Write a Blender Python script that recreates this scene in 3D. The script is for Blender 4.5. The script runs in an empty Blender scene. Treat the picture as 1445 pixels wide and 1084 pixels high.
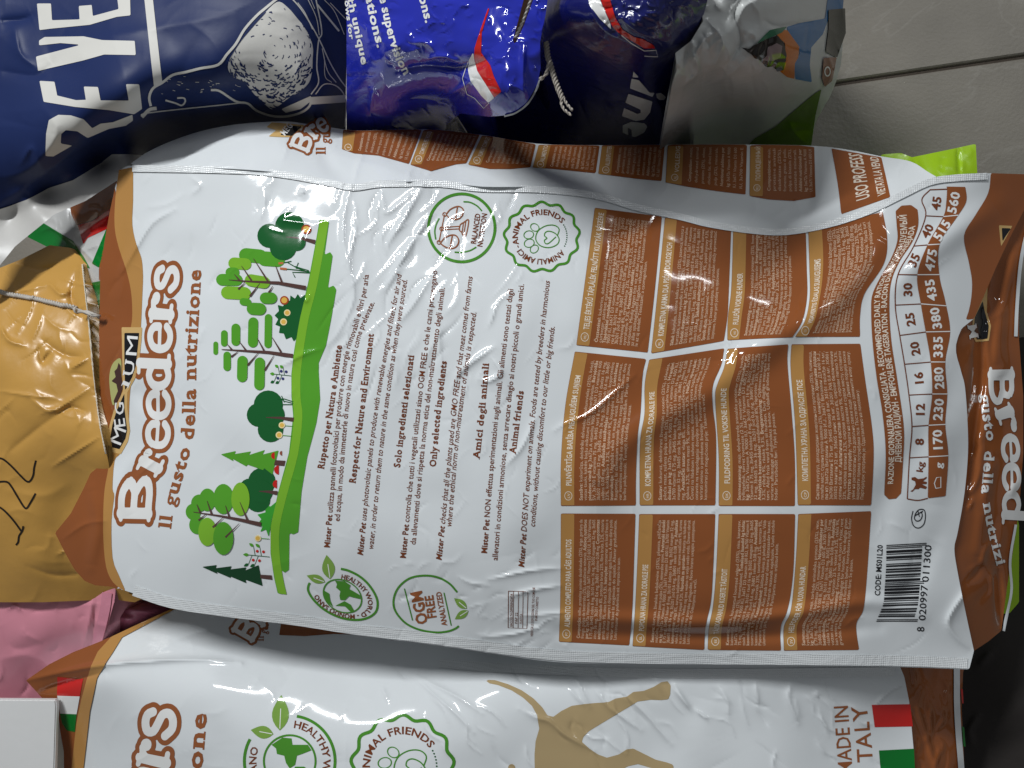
import bpy, math, random
import numpy as np
from mathutils import Vector

R = math.radians
random.seed(7)
rng = np.random.RandomState(11)
scene = bpy.context.scene
COL = scene.collection

# ------------------------------------------------------------------ camera, world, lamps, exposure
PW, PH, FPX = 1445.0, 1084.0, 1043.0          # photograph size and focal length in its pixels
TH = R(7.6)
CAM = np.array([math.tan(TH) * 0.68, 0.0, 0.88])
FWD = np.array([-math.sin(TH), 0, -math.cos(TH)])
RGT = np.array([math.cos(TH), 0, -math.sin(TH)])
UPV = np.array([0, 1.0, 0])
cam = bpy.data.cameras.new('camera')
cam.sensor_width = 36.0
cam.lens = 36.0 * FPX / PW
cam.clip_start, cam.clip_end = 0.02, 50
camo = bpy.data.objects.new('camera', cam)
camo.location = CAM
camo.rotation_euler = (0, TH, 0)
COL.objects.link(camo)
scene.camera = camo

world = bpy.data.worlds.new('World')
scene.world = world
world.use_nodes = True
bg = world.node_tree.nodes['Background']
bg.inputs[0].default_value = (0.92, 0.96, 1.0, 1)
bg.inputs[1].default_value = 0.14

def area(name, loc, target, sx, sy, watts, col):
    l = bpy.data.lights.new(name, 'AREA')
    l.shape = 'RECTANGLE'; l.size = sx; l.size_y = sy
    l.energy = watts; l.color = col
    o = bpy.data.objects.new(name, l)
    o.location = loc
    d = Vector(target) - Vector(loc)
    o.rotation_euler = d.to_track_quat('-Z', 'Y').to_euler()
    COL.objects.link(o)
    return o
area('tube_lamp_main', (-1.2, 1.7, 2.1), (0, 0, 0.2), 1.1, 0.10, 66, (0.96, 0.985, 1.0))
area('glint_lamp_added', (1.5, 1.6, 2.2), (0, 0, 0.2), 1.2, 0.05, 8, (0.95, 0.98, 1.0))  # weak unseen lamp, added for glints and a little fill

vs = scene.view_settings
vs.view_transform = 'Standard'; vs.look = 'None'; vs.gamma = 1.0
vs.exposure = 0.0
try: vs.use_curve_mapping = False
except Exception: pass
scene.render.film_transparent = False

# ------------------------------------------------------------------ geometry helpers
def dirs(px, py):
    tx = (np.asarray(px, float) - PW / 2) / FPX
    ty = (PH / 2 - np.asarray(py, float)) / FPX
    return FWD + tx[..., None] * RGT + ty[..., None] * UPV

def W(px, py, z):                      # point of the place at height z that stands at photograph pixel (px, py)
    d = dirs(px, py)
    s = (np.asarray(z) - CAM[2]) / d[..., 2]
    return CAM + d * s[..., None]

def vnoise(X, Y, cell, seed):
    r = np.random.RandomState(seed)
    n = 97
    g = r.rand(n, n) * 2 - 1
    x = X / cell + 31.3; y = Y / cell + 17.7
    xi = np.floor(x).astype(int); yi = np.floor(y).astype(int)
    fx = x - xi; fy = y - yi
    fx = fx * fx * fx * (fx * (fx * 6 - 15) + 10); fy = fy * fy * fy * (fy * (fy * 6 - 15) + 10)
    a = g[yi % n, xi % n]; b = g[yi % n, (xi + 1) % n]; c = g[(yi + 1) % n, xi % n]; d = g[(yi + 1) % n, (xi + 1) % n]
    return (a * (1 - fx) + b * fx) * (1 - fy) + (c * (1 - fx) + d * fx) * fy

def seg_dist(X, Y, pts, closed=False):
    pts = np.asarray(pts, float)
    n = len(pts)
    best = np.full(X.shape, 1e18); T = np.zeros(X.shape)
    L = [0.0]
    idx = range(n if closed else n - 1)
    tot = sum(np.hypot(*(pts[(i + 1) % n] - pts[i])) for i in idx) + 1e-9
    acc = 0.0
    for i in idx:
        a, b = pts[i], pts[(i + 1) % n]
        d = b - a; l2 = d @ d + 1e-12; l = math.sqrt(l2)
        t = np.clip(((X - a[0]) * d[0] + (Y - a[1]) * d[1]) / l2, 0, 1)
        q = (X - a[0] - t * d[0]) ** 2 + (Y - a[1] - t * d[1]) ** 2
        m = q < best
        best = np.where(m, q, best); T = np.where(m, (acc + t * l) / tot, T)
        acc += l
    return np.sqrt(best), T

def inside(X, Y, pts):
    pts = np.asarray(pts, float); n = len(pts)
    c = np.zeros(X.shape, bool)
    for i in range(n):
        x1, y1 = pts[i]; x2, y2 = pts[(i + 1) % n]
        if y1 == y2: continue
        m = ((y1 > Y) != (y2 > Y)) & (X < (x2 - x1) * (Y - y1) / (y2 - y1) + x1)
        c ^= m
    return c

def spline(pts, k=6, closed=False):
    p = np.asarray(pts, float); n = len(p); out = []
    rngi = range(n if closed else n - 1)
    for i in rngi:
        p0 = p[(i - 1) % n] if (closed or i > 0) else 2 * p[0] - p[1]
        p1 = p[i]; p2 = p[(i + 1) % n]
        p3 = p[(i + 2) % n] if (closed or i + 2 < n) else 2 * p[n - 1] - p[n - 2]
        for j in range(k):
            t = j / k
            out.append(0.5 * ((2 * p1) + (-p0 + p2) * t + (2 * p0 - 5 * p1 + 4 * p2 - p3) * t * t + (-p0 + 3 * p1 - 3 * p2 + p3) * t ** 3))
    if not closed: out.append(p[-1])
    return np.array(out)

class Path:                            # polyline with arc length
    def __init__(s, pts, smooth=True):
        p = spline(pts, 8) if (smooth and len(pts) > 2) else np.asarray(pts, float)
        s.p = p
        s.l = np.concatenate([[0], np.cumsum(np.hypot(*np.diff(p, axis=0).T))])
        s.L = s.l[-1]
    def at(s, t):                      # t in length units, extrapolates
        t = np.asarray(t, float)
        i = np.clip(np.searchsorted(s.l, t, side='right') - 1, 0, len(s.p) - 2)
        d = s.p[i + 1] - s.p[i]; ln = np.maximum(s.l[i + 1] - s.l[i], 1e-9)
        f = (t - s.l[i]) / ln
        return s.p[i] + d * f[..., None], d / ln[..., None]

class Field:
    """height of one film surface, sampled over the photograph's pixel grid; gives points and normals of the place"""
    def __init__(s, bbox, ctrl, ridges=(), noise=(), seed=1, step=1.0, extra=None, sharp=False):
        x0, y0, x1, y1 = bbox
        s.x0, s.y0, s.st = x0, y0, step
        X, Y = np.meshgrid(np.arange(x0, x1 + step, step), np.arange(y0, y1 + step, step))
        c = np.asarray(ctrl, float); P = c[:, :2] / 300.0
        n = len(c)
        def phi(r2): return 0.5 * r2 * np.log(r2 + 1e-9)
        K = phi(((P[:, None] - P[None]) ** 2).sum(-1)) + np.eye(n) * 2e-3
        A = np.zeros((n + 3, n + 3)); A[:n, :n] = K; A[:n, n] = 1; A[:n, n + 1:] = P
        A[n, :n] = 1; A[n + 1:, :n] = P.T
        sol = np.linalg.solve(A, np.concatenate([c[:, 2], [0, 0, 0]]))
        H = sol[n] + sol[n + 1] * X / 300 + sol[n + 2] * Y / 300
        for i in range(n):
            H = H + sol[i] * phi((X / 300 - P[i, 0]) ** 2 + (Y / 300 - P[i, 1]) ** 2)
        for cell, amp in noise:
            H = H + amp * vnoise(X, Y, cell, seed + int(cell))
        for pts, amp, w in ridges:
            p = np.asarray(pts, float)
            if len(p) > 2: p = spline(p, 4)
            m = 3.5 * w
            i0 = max(int((p[:, 0].min() - m - x0) / step), 0); i1 = min(int((p[:, 0].max() + m - x0) / step) + 1, X.shape[1])
            j0 = max(int((p[:, 1].min() - m - y0) / step), 0); j1 = min(int((p[:, 1].max() + m - y0) / step) + 1, X.shape[0])
            if i1 <= i0 or j1 <= j0: continue
            d, t = seg_dist(X[j0:j1, i0:i1], Y[j0:j1, i0:i1], p)
            H[j0:j1, i0:i1] += amp * (np.exp(-1.5 * (np.sqrt((d / w) ** 2 + .03) - .173)) if (sharp is True or (sharp == 'thin' and w < 9)) else np.exp(-(d / w) ** 2)) * np.sin(np.pi * np.clip(t, 0.03, 0.97)) ** 0.5
        if extra is not None: H = extra(X, Y, H)
        s.H = H
        s.P = W(X, Y, H)
        du = np.gradient(s.P, axis=1); dv = np.gradient(s.P, axis=0)
        N = np.cross(dv, du)
        s.N = N / np.linalg.norm(N, axis=-1, keepdims=True)
        if s.N[..., 2].mean() < 0: s.N = -s.N
    def _b(s, A, xy):
        x = np.clip((xy[:, 0] - s.x0) / s.st, 0, A.shape[1] - 1.001); y = np.clip((xy[:, 1] - s.y0) / s.st, 0, A.shape[0] - 1.001)
        i = x.astype(int); j = y.astype(int); f = (x - i)[:, None]; g = (y - j)[:, None]
        return (A[j, i] * (1 - f) + A[j, i + 1] * f) * (1 - g) + (A[j + 1, i] * (1 - f) + A[j + 1, i + 1] * f) * g
    def point(s, xy, off=0.0):
        n = s._b(s.N, xy); n = n / np.linalg.norm(n, axis=1, keepdims=True)
        return s._b(s.P, xy) + n * off, n

# marching squares fill of a scalar field (>0 inside): vertices in pixels, faces
def fill(F, x0, y0, st):
    ny, nx = F.shape
    F = np.where(np.abs(F) < 1e-6, 1e-6, F)
    ins = F > 0
    gid = -np.ones(F.shape, int)
    verts = []; faces = []
    cnt = ins[:-1, :-1].astype(int) + ins[1:, :-1] + ins[:-1, 1:] + ins[1:, 1:]
    jj, ii = np.nonzero(ins)
    gid[jj, ii] = np.arange(len(jj))
    verts = list(zip((x0 + ii * st).tolist(), (y0 + jj * st).tolist()))
    J, I = np.nonzero(cnt == 4)
    faces = np.stack([gid[J, I], gid[J + 1, I], gid[J + 1, I + 1], gid[J, I + 1]], 1).tolist()
    ek = {}
    def edge(j, i, j2, i2):
        k = (j, i, j2, i2) if (j, i) < (j2, i2) else (j2, i2, j, i)
        if k in ek: return ek[k]
        a = F[j, i]; b = F[j2, i2]; t = a / (a - b)
        verts.append((x0 + (i + (i2 - i) * t) * st, y0 + (j + (j2 - j) * t) * st))
        ek[k] = len(verts) - 1
        return ek[k]
    J, I = np.nonzero((cnt > 0) & (cnt < 4))
    for j, i in zip(J.tolist(), I.tolist()):
        cs = [(j, i), (j + 1, i), (j + 1, i + 1), (j, i + 1)]
        s = [bool(ins[c]) for c in cs]
        if sum(s) == 2 and s[0] == s[2]:
            for k in range(4):
                if s[k]:
                    p, q = cs[(k - 1) % 4], cs[(k + 1) % 4]
                    faces.append([edge(*p, *cs[k]), int(gid[cs[k]]), edge(*cs[k], *q)])
            continue
        poly = []
        for k in range(4):
            a, b = cs[k], cs[(k + 1) % 4]
            if s[k]: poly.append(int(gid[a]))
            if s[k] != s[(k + 1) % 4]: poly.append(edge(*a, *b))
        if len(poly) >= 3: faces.append(poly)
    return np.array(verts, float).reshape(-1, 2), faces

def poly_fill(pts, st, holes=()):
    p = np.asarray(pts, float)
    x0, y0 = p.min(0) - 2 * st; x1, y1 = p.max(0) + 2 * st
    x0 = math.floor(x0 / st) * st + 0.137; y0 = math.floor(y0 / st) * st + 0.091
    X, Y = np.meshgrid(np.arange(x0, x1, st), np.arange(y0, y1, st))
    d, _ = seg_dist(X, Y, p, True)
    F = np.where(inside(X, Y, p), d, -d)
    for h in holes:
        d, _ = seg_dist(X, Y, h, True)
        F = np.minimum(F, np.where(inside(X, Y, h), -d, d))
    return fill(F, x0, y0, st)

def sdf_fill(fn, bbox, st):
    X, Y = np.meshgrid(np.arange(bbox[0], bbox[2], st), np.arange(bbox[1], bbox[3], st))
    return fill(-fn(X, Y), bbox[0], bbox[1], st)

def stroke_fill(pts, w, st=None, closed=False, smooth=True):      # a drawn line of width w (pixels)
    p = np.asarray(pts, float)
    if smooth and len(p) > 2: p = spline(p, 5, closed)
    # ribbon with mitred ends
    n = len(p)
    if closed: nx = np.roll(p, -1, 0) - np.roll(p, 1, 0)
    else:
        nx = np.zeros_like(p); nx[1:-1] = p[2:] - p[:-2]; nx[0] = p[1] - p[0]; nx[-1] = p[-1] - p[-2]
    nx = nx / (np.linalg.norm(nx, axis=1, keepdims=True) + 1e-9)
    nm = np.stack([-nx[:, 1], nx[:, 0]], 1) * (np.asarray(w) / 2 if np.isscalar(w) else np.asarray(w)[:, None] / 2)
    v = np.concatenate([p + nm, p - nm]); f = []
    for i in range(n if closed else n - 1):
        k = (i + 1) % n
        f.append([i, k, n + k, n + i])
    return v, f

def refine(v, f, maxlen=4.0):            # split long edges so print follows the film
    v = np.asarray(v, float)
    t = []
    for q in f:
        for k in range(1, len(q) - 1): t.append((q[0], q[k], q[k + 1]))
    t = np.array(t, int).reshape(-1, 3)
    for it in range(9):
        e = np.stack([t[:, [0, 1]], t[:, [1, 2]], t[:, [2, 0]]], 1)
        es = np.sort(e, -1)
        ln = np.hypot(*(v[es[..., 0]] - v[es[..., 1]]).transpose(2, 0, 1))
        lg = ln > maxlen
        if not lg.any(): break
        key = es[..., 0].astype(np.int64) * 10000019 + es[..., 1]
        uk, first = np.unique(key[lg], return_index=True)
        ee = es[lg][first]
        base = len(v)
        v = np.concatenate([v, (v[ee[:, 0]] + v[ee[:, 1]]) / 2])
        pos = np.searchsorted(uk, key); pos = np.clip(pos, 0, len(uk) - 1)
        mid = np.where(lg, base + pos, -1)
        out = [t[~lg.any(1)]]
        for r in range(3):
            # one split edge
            m = lg[:, r] & ~lg[:, (r + 1) % 3] & ~lg[:, (r + 2) % 3]
            a, b, c = t[m, r], t[m, (r + 1) % 3], t[m, (r + 2) % 3]; M = mid[m, r]
            out += [np.stack([a, M, c], 1), np.stack([M, b, c], 1)]
            m = lg[:, r] & lg[:, (r + 1) % 3] & ~lg[:, (r + 2) % 3]
            a, b, c = t[m, r], t[m, (r + 1) % 3], t[m, (r + 2) % 3]; M = mid[m, r]; N = mid[m, (r + 1) % 3]
            out += [np.stack([M, b, N], 1), np.stack([a, M, N], 1), np.stack([a, N, c], 1)]
        m = lg.all(1)
        a, b, c = t[m, 0], t[m, 1], t[m, 2]; M, N, O = mid[m, 0], mid[m, 1], mid[m, 2]
        out += [np.stack([a, M, O], 1), np.stack([M, b, N], 1), np.stack([O, N, c], 1), np.stack([M, N, O], 1)]
        t = np.concatenate(out)
    return v, t

# ------------------------------------------------------------------ materials
def lin(c):
    c = np.asarray(c, float) / 255.0
    return tuple(np.where(c <= 0.04045, c / 12.92, ((c + 0.055) / 1.055) ** 2.4)) + (1.0,)
MATS = {}
def mat(name, rgb, rough=0.2, spec=0.5, bump=0.25, bscale=70, vary=0.05, emboss=0, coat=0.0, alpha=1.0, metal=0.0, trans=0.0):
    if name in MATS: return MATS[name]
    m = bpy.data.materials.new(name); m.use_nodes = True
    nt = m.node_tree; b = nt.nodes['Principled BSDF']
    c = lin(rgb)
    geo = nt.nodes.new('ShaderNodeNewGeometry')
    nz = nt.nodes.new('ShaderNodeTexNoise'); nz.inputs['Scale'].default_value = 14; nz.inputs['Detail'].default_value = 4
    nt.links.new(geo.outputs['Position'], nz.inputs['Vector'])
    mx = nt.nodes.new('ShaderNodeMix'); mx.data_type = 'RGBA'
    mx.inputs['A'].default_value = tuple(x * (1 - vary) for x in c[:3]) + (1,)
    mx.inputs['B'].default_value = tuple(min(x * (1 + vary), 1) for x in c[:3]) + (1,)
    nt.links.new(nz.outputs['Fac'], mx.inputs['Factor'])
    nt.links.new(mx.outputs['Result'], b.inputs['Base Color'])
    b.inputs['Roughness'].default_value = rough
    b.inputs['Specular IOR Level'].default_value = spec
    b.inputs['Coat Weight'].default_value = coat; b.inputs['Coat Roughness'].default_value = 0.06
    b.inputs['Metallic'].default_value = metal
    b.inputs['Alpha'].default_value = alpha
    n2 = nt.nodes.new('ShaderNodeTexNoise'); n2.inputs['Scale'].default_value = bscale; n2.inputs['Detail'].default_value = 3
    nt.links.new(geo.outputs['Position'], n2.inputs['Vector'])
    bp = nt.nodes.new('ShaderNodeBump'); bp.inputs['Strength'].default_value = bump; bp.inputs['Distance'].default_value = 0.002
    nt.links.new(n2.outputs['Fac'], bp.inputs['Height'])
    last = bp
    if emboss:
        vo = nt.nodes.new('ShaderNodeTexVoronoi'); vo.inputs['Scale'].default_value = 520; vo.inputs['Randomness'].default_value = 0.15
        nt.links.new(geo.outputs['Position'], vo.inputs['Vector'])
        b2 = nt.nodes.new('ShaderNodeBump'); b2.inputs['Strength'].default_value = emboss; b2.inputs['Distance'].default_value = 0.0006
        nt.links.new(vo.outputs['Distance'], b2.inputs['Height']); nt.links.new(bp.outputs['Normal'], b2.inputs['Normal'])
        last = b2
    nt.links.new(last.outputs['Normal'], b.inputs['Normal'])
    MATS[name] = m
    return m

FILM = dict(rough=0.085, spec=0.5, bump=0.03, bscale=90, vary=0.02)
def ink(name, rgb, **k): d = dict(FILM); d.update(k); return mat(name, rgb, **d)
WHITE = ink('white_film', (222, 226, 228))
SEAL = ink('embossed_seal', (226, 229, 230), emboss=0.9, rough=0.2)
BROWN = ink('brown_ink', (143, 82, 43), vary=0.12)
TAN = ink('tan_ink', (182, 134, 74), vary=0.06)
LET = ink('lettering_brown', (150, 88, 50))
LETD = ink('lettering_dark_brown', (118, 62, 34))
PALE = ink('pale_lettering', (236, 222, 204)); FINE = ink('fine_lettering', (218, 186, 158))
PWHITE = ink('white_lettering', (232, 232, 230))
GREEN = ink('badge_green', (74, 140, 44))
DGREEN = ink('dark_green', (24, 92, 44)); MGREEN = ink('middle_green', (84, 158, 44)); LGREEN = ink('light_green', (124, 180, 48)); BARK = ink('bark_ink', (88, 62, 58))
BLACK = ink('black_ink', (24, 24, 28)); GOLD = ink('gold_ink', (208, 172, 112)); RED = ink('flag_red', (196, 36, 32)); FGREEN = ink('flag_green', (8, 112, 40))
YEL = ink('flower_yellow', (226, 182, 84)); LEAF = ink('leaf_green', (126, 164, 74)); NAVYDOT = ink('berry_navy', (52, 56, 110))
DOG = ink('dog_tan', (178, 156, 116)); OLIVE = ink('olive_emblem', (176, 176, 112))

# ------------------------------------------------------------------ objects
def tag(o, label=None, cat=None, group=None, kind=None):
    if label: o['label'] = label
    if cat: o['category'] = cat
    if group: o['group'] = group
    if kind: o['kind'] = kind
    return o
def thing(name, label, cat, loc, group=None):
    o = bpy.data.objects.new(name, None); COL.objects.link(o)
    o.location = tuple(loc); o.empty_display_size = 0.05
    return tag(o, label, cat, group)
def wloc(o):
    l = np.array(o.location)
    while o.parent is not None:
        o = o.parent; l = l + np.array(o.location)
    return l
def link(name, V, faces, material, parent, normals=None, smooth=True):
    base = wloc(parent) if parent is not None else np.zeros(3)
    me = bpy.data.meshes.new(name)
    V = np.asarray(V, float) - base
    if isinstance(faces, np.ndarray) and faces.ndim == 2 and len(faces):
        nf = len(faces)
        me.vertices.add(len(V)); me.vertices.foreach_set('co', V.ravel())
        me.loops.add(nf * faces.shape[1]); me.loops.foreach_set('vertex_index', faces.ravel().astype(np.int32))
        me.polygons.add(nf); me.polygons.foreach_set('loop_start', np.arange(0, nf * faces.shape[1], faces.shape[1], dtype=np.int32))
        me.update(calc_edges=True); me.validate()
    else:
        me.from_pydata(V.tolist(), [], [list(map(int, f)) for f in faces])
    if smooth: me.polygons.foreach_set('use_smooth', [True] * len(me.polygons))
    if normals is not None and len(me.vertices) == len(normals):
        me.normals_split_custom_set_from_vertices(normals.tolist())
    me.materials.append(material)
    o = bpy.data.objects.new(name, me); COL.objects.link(o)
    if parent is not None: o.parent = parent
    return o
def up_faces(xy, faces):                 # orient towards the sky
    if isinstance(faces, np.ndarray):
        a, b, c = xy[faces[:, 0]], xy[faces[:, 1]], xy[faces[:, 2]]
        cr = (b[:, 0] - a[:, 0]) * (c[:, 1] - a[:, 1]) - (b[:, 1] - a[:, 1]) * (c[:, 0] - a[:, 0])
        f = faces.copy(); f[cr > 0] = f[cr > 0][:, ::-1]
        return f
    out = []
    for f in faces:
        p = xy[f]; ar = 0.5 * float(np.sum(p[:, 0] * np.roll(p[:, 1], -1) - np.roll(p[:, 0], -1) * p[:, 1]))
        out.append(list(f) if ar < 0 else list(f)[::-1])
    return out
L0 = 0.00025
LS = 0.00011
def prnt(name, field, vf, layer, material, parent, maxlen=4.0, split=True):
    """lay flat print (pixels of the photograph) on the film of `field`"""
    v, f = vf
    v = np.asarray(v, float)
    if len(v) == 0: return None
    if split: v, f = refine(v, f, maxlen)
    f = up_faces(v, f if isinstance(f, np.ndarray) else f)
    P, N = field.point(v, L0 + LS * layer)
    return link(name, P, f, material, parent, N)
def join(*vfs):
    V = []; F = []; n = 0
    for v, f in vfs:
        v = np.asarray(v, float).reshape(-1, 2)
        V.append(v); F += [[int(i) + n for i in q] for q in f]; n += len(v)
    return np.concatenate(V), F
def body(name, field, outline, st, material, parent, zb=0.003, shrink=0.04, skirt=True, mid=(.25, .55)):
    v, f = poly_fill(outline, st)
    f = up_faces(v, f)
    P, N = field.point(v)
    faces = list(f)
    if skirt:
        ed = {}
        for q in f:
            for k in range(len(q)): ed[(q[k], q[(k + 1) % len(q)])] = 1
        nxt = {a: b for (a, b) in ed if (b, a) not in ed}
        start = max(nxt); best = []
        seen = set()
        for s0 in list(nxt):
            if s0 in seen: continue
            lp = []; a = s0
            while a in nxt and a not in seen:
                seen.add(a); lp.append(a); a = nxt[a]
            if len(lp) > len(best): best = lp
        lp = best
        c = P[lp].mean(0)
        n = len(lp); base = len(P)
        r1 = P[lp].copy(); r1[:, :2] += (c[:2] - r1[:, :2]) * shrink * mid[0]; r1[:, 2] = r1[:, 2] * mid[1] + zb * (1 - mid[1])
        r2 = P[lp].copy(); r2[:, :2] += (c[:2] - r2[:, :2]) * shrink; r2[:, 2] = zb
        P = np.concatenate([P, r1, r2])
        def outn(r):
            d = r - c; d[:, 2] = 0
            return d / (np.linalg.norm(d, axis=1, keepdims=True) + 1e-9)
        N = np.concatenate([N, outn(r1), outn(r2)])
        for i in range(n):
            k = (i + 1) % n
            faces.append([lp[k], lp[i], base + i, base + k])
            faces.append([base + k, base + i, base + n + i, base + n + k])
        faces.append([base + n + i for i in range(n)])
    return link(name, P, faces, material, parent, N)

# ------------------------------------------------------------------ lettering
GL = {}
_tc = bpy.data.curves.new('glyph', 'FONT'); _to = bpy.data.objects.new('glyph', _tc); COL.objects.link(_to)
def _mesh(s, off):
    _tc.body = s; _tc.offset = off; _tc.size = 1.0; _tc.resolution_u = 2; _tc.fill_mode = 'FRONT'
    _to.update_tag(); bpy.context.view_layer.update()
    dg = bpy.context.evaluated_depsgraph_get()
    me = _to.evaluated_get(dg).to_mesh()
    n = len(me.vertices); v = np.zeros(n * 3); me.vertices.foreach_get('co', v); v = v.reshape(-1, 3)[:, :2]
    f = [tuple(p.vertices) for p in me.polygons]
    _to.evaluated_get(dg).to_mesh_clear()
    return v.copy(), f
_hx = _mesh('H', 0)[0][:, 0].max()
def glyph(c, off=0.0, serif=False):
    k = (c, off, serif)
    if k in GL: return GL[k]
    if c == ' ': GL[k] = (np.zeros((0, 2)), [], 0.26); return GL[k]
    if c == 'g' and serif: off = min(off, .014)
    v, f = _mesh(c, off)
    adv = _mesh(c + 'H', 0)[0][:, 0].max() - _hx if (c, 'adv') not in GL else GL[(c, 'adv')]
    GL[(c, 'adv')] = adv
    if serif and len(v):
        ec = {}
        for q in f:
            for i in range(len(q)):
                e = tuple(sorted((q[i], q[(i + 1) % len(q)]))); ec[e] = ec.get(e, 0) + 1
        ev = [], []
        V = v.tolist(); F = [list(q) for q in f]
        top = v[:, 1].max()
        for (a, b), n in ec.items():
            if n != 1 or abs(v[a, 1] - v[b, 1]) > 0.012: continue
            ln = abs(v[a, 0] - v[b, 0])
            if not 0.05 < ln < 0.2: continue
            y = (v[a, 1] + v[b, 1]) / 2; xl = min(v[a, 0], v[b, 0]); xr = max(v[a, 0], v[b, 0])
            inner = [p for q in f if a in q and b in q for p in q if p not in (a, b)]
            up = 1 if v[inner[0], 1] > y else -1
            s = 0.055; h = 0.075
            for (p0, p1) in ((xl - s, xl + 0.001), (xr - 0.001, xr + s)):
                if c in 'dbpqhlIiufktr' and up < 0 and p0 > xl - s + 1e-6: continue
                k0 = len(V); V += [[p0, y], [p1, y], [p1, y + up * h], [p0, y + up * h]]; F.append([k0, k0 + 1, k0 + 2, k0 + 3])
        v = np.array(V); f = F
        adv += 0.05
    if off > 0.012: adv += off * 0.9
    GL[k] = (v, f, adv)
    return GL[k]
for _c in 'abcdefghijklmnopqrstuvwxyzABCDEFGHIJKLMNOPQRSTUVWXYZ0123456789.,:%()-/áéíóöőúüűąćęłńóśźżāčēģīķļņšūžėęįųäõöüåæøçãâàìòùôžđЈабвгдђежзијклљмнњопрстћуфхцчџшАБВДЕИЈКМНОПРСТХУЧЦОЛЙЗГ':
    for _o in (-.001, .017): glyph(_c, _o)
def layout(text, off=0.0, serif=False, shear=0.0, track=0.0):
    """text in em units; '*' toggles bold"""
    V = []; F = []; n = 0; x = 0.0; bold = False
    for c in text:
        if c == '*': bold = not bold; continue
        v, f, a = glyph(c, (off + 0.018) if bold else off, serif)
        if len(v):
            w = v.copy(); w[:, 0] += x + shear * w[:, 1]
            V.append(w); F += [[i + n for i in q] for q in f]; n += len(w)
        x += a + track
    if not V: return np.zeros((0, 2)), [], x
    return np.concatenate(V), F, x
def text_on(pts, text, size, off=0.0, serif=False, shear=0.0, fit=True, align='l', track=0.0, smooth=True):
    """lettering along a base line given in pixels, size = em in pixels"""
    P = pts if isinstance(pts, Path) else Path(pts, smooth)
    v, f, w = layout(text, off, serif, shear, track)
    if len(v) == 0: return v, f
    sx = P.L / w if fit else size
    v = v.copy()
    x0 = 0 if (fit or align == 'l') else (P.L - w * sx) / 2
    t = x0 + v[:, 0] * sx
    p, d = P.at(t)
    up = np.stack([d[:, 1], -d[:, 0]], 1)
    return p + up * (v[:, 1] * size)[:, None], f
def circ(cx, cy, r, a0, a1, n=24, sy=1.0, rot=0.0):
    a = np.radians(np.linspace(a0, a1, n))
    x = r * np.cos(a); y = -r * sy * np.sin(a)
    c, s = math.cos(R(rot)), math.sin(R(rot))
    return np.stack([cx + x * c + y * s, cy - x * s + y * c], 1)
def disc(cx, cy, r, n=18, sy=1.0, rot=0.0):
    p = circ(cx, cy, r, 0, 360, n + 1, sy, rot)[:-1]
    return np.concatenate([[[cx, cy]], p]), [[0, i + 1, (i + 1) % n + 1] for i in range(n)]
def ring(cx, cy, r, w, n=48, sy=1.0, rot=0.0):
    a = circ(cx, cy, r - w / 2, 0, 360, n + 1, sy, rot)[:-1]; b = circ(cx, cy, r + w / 2, 0, 360, n + 1, sy, rot)[:-1]
    return np.concatenate([a, b]), [[i, (i + 1) % n, n + (i + 1) % n, n + i] for i in range(n)]
def leaf_shape(x0, y0, x1, y1, w, n=9):
    a = np.array([x0, y0], float); b = np.array([x1, y1], float); d = b - a; nm = np.array([-d[1], d[0]]) / np.hypot(*d)
    t = np.linspace(0, 1, n)[:, None]
    k = np.sin(np.pi * t ** 0.85) * w / 2
    p = np.concatenate([a + d * t + nm * k, (a + d * t - nm * k)[::-1][1:-1]])
    return poly_simple(p)
def poly_simple(p):
    from mathutils.geometry import tessellate_polygon
    p = np.asarray(p, float)
    tr = tessellate_polygon([[Vector((x, y, 0)) for x, y in p]])
    return p, [list(t) for t in tr]
def capsule_d(X, Y, x0, y0, x1, y1, r):
    dx, dy = x1 - x0, y1 - y0; l2 = dx * dx + dy * dy + 1e-9
    t = np.clip(((X - x0) * dx + (Y - y0) * dy) / l2, 0, 1)
    return np.hypot(X - x0 - t * dx, Y - y0 - t * dy) - r
def tube(name, pts, r, material, parent, sides=6, twist=0, strands=1, smooth=True):
    p = np.asarray(pts, float)
    V = []; F = []
    n = len(p)
    T = np.gradient(p, axis=0); T /= np.linalg.norm(T, axis=1, keepdims=True) + 1e-12
    ref = np.array([0.123, 0.31, 0.94])
    A = np.cross(T, ref); A /= np.linalg.norm(A, axis=1, keepdims=True) + 1e-12
    B = np.cross(T, A)
    L = np.concatenate([[0], np.cumsum(np.linalg.norm(np.diff(p, axis=0), axis=1))])
    for k in range(strands):
        ph = L * twist + 2 * np.pi * k / strands
        c = p if strands == 1 else p + (A * np.cos(ph)[:, None] + B * np.sin(ph)[:, None]) * r * 0.8
        b = len(V)
        for i in range(n):
            for j in range(sides):
                a = 2 * math.pi * j / sides
                V.append(c[i] + (A[i] * math.cos(a) + B[i] * math.sin(a)) * r)
        for i in range(n - 1):
            for j in range(sides):
                q = (j + 1) % sides
                F.append([b + i * sides + j, b + i * sides + q, b + (i + 1) * sides + q, b + (i + 1) * sides + j])
        F.append([b + j for j in range(sides)][::-1]); F.append([b + (n - 1) * sides + j for j in range(sides)])
    return link(name, np.array(V), F, material, parent)
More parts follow.
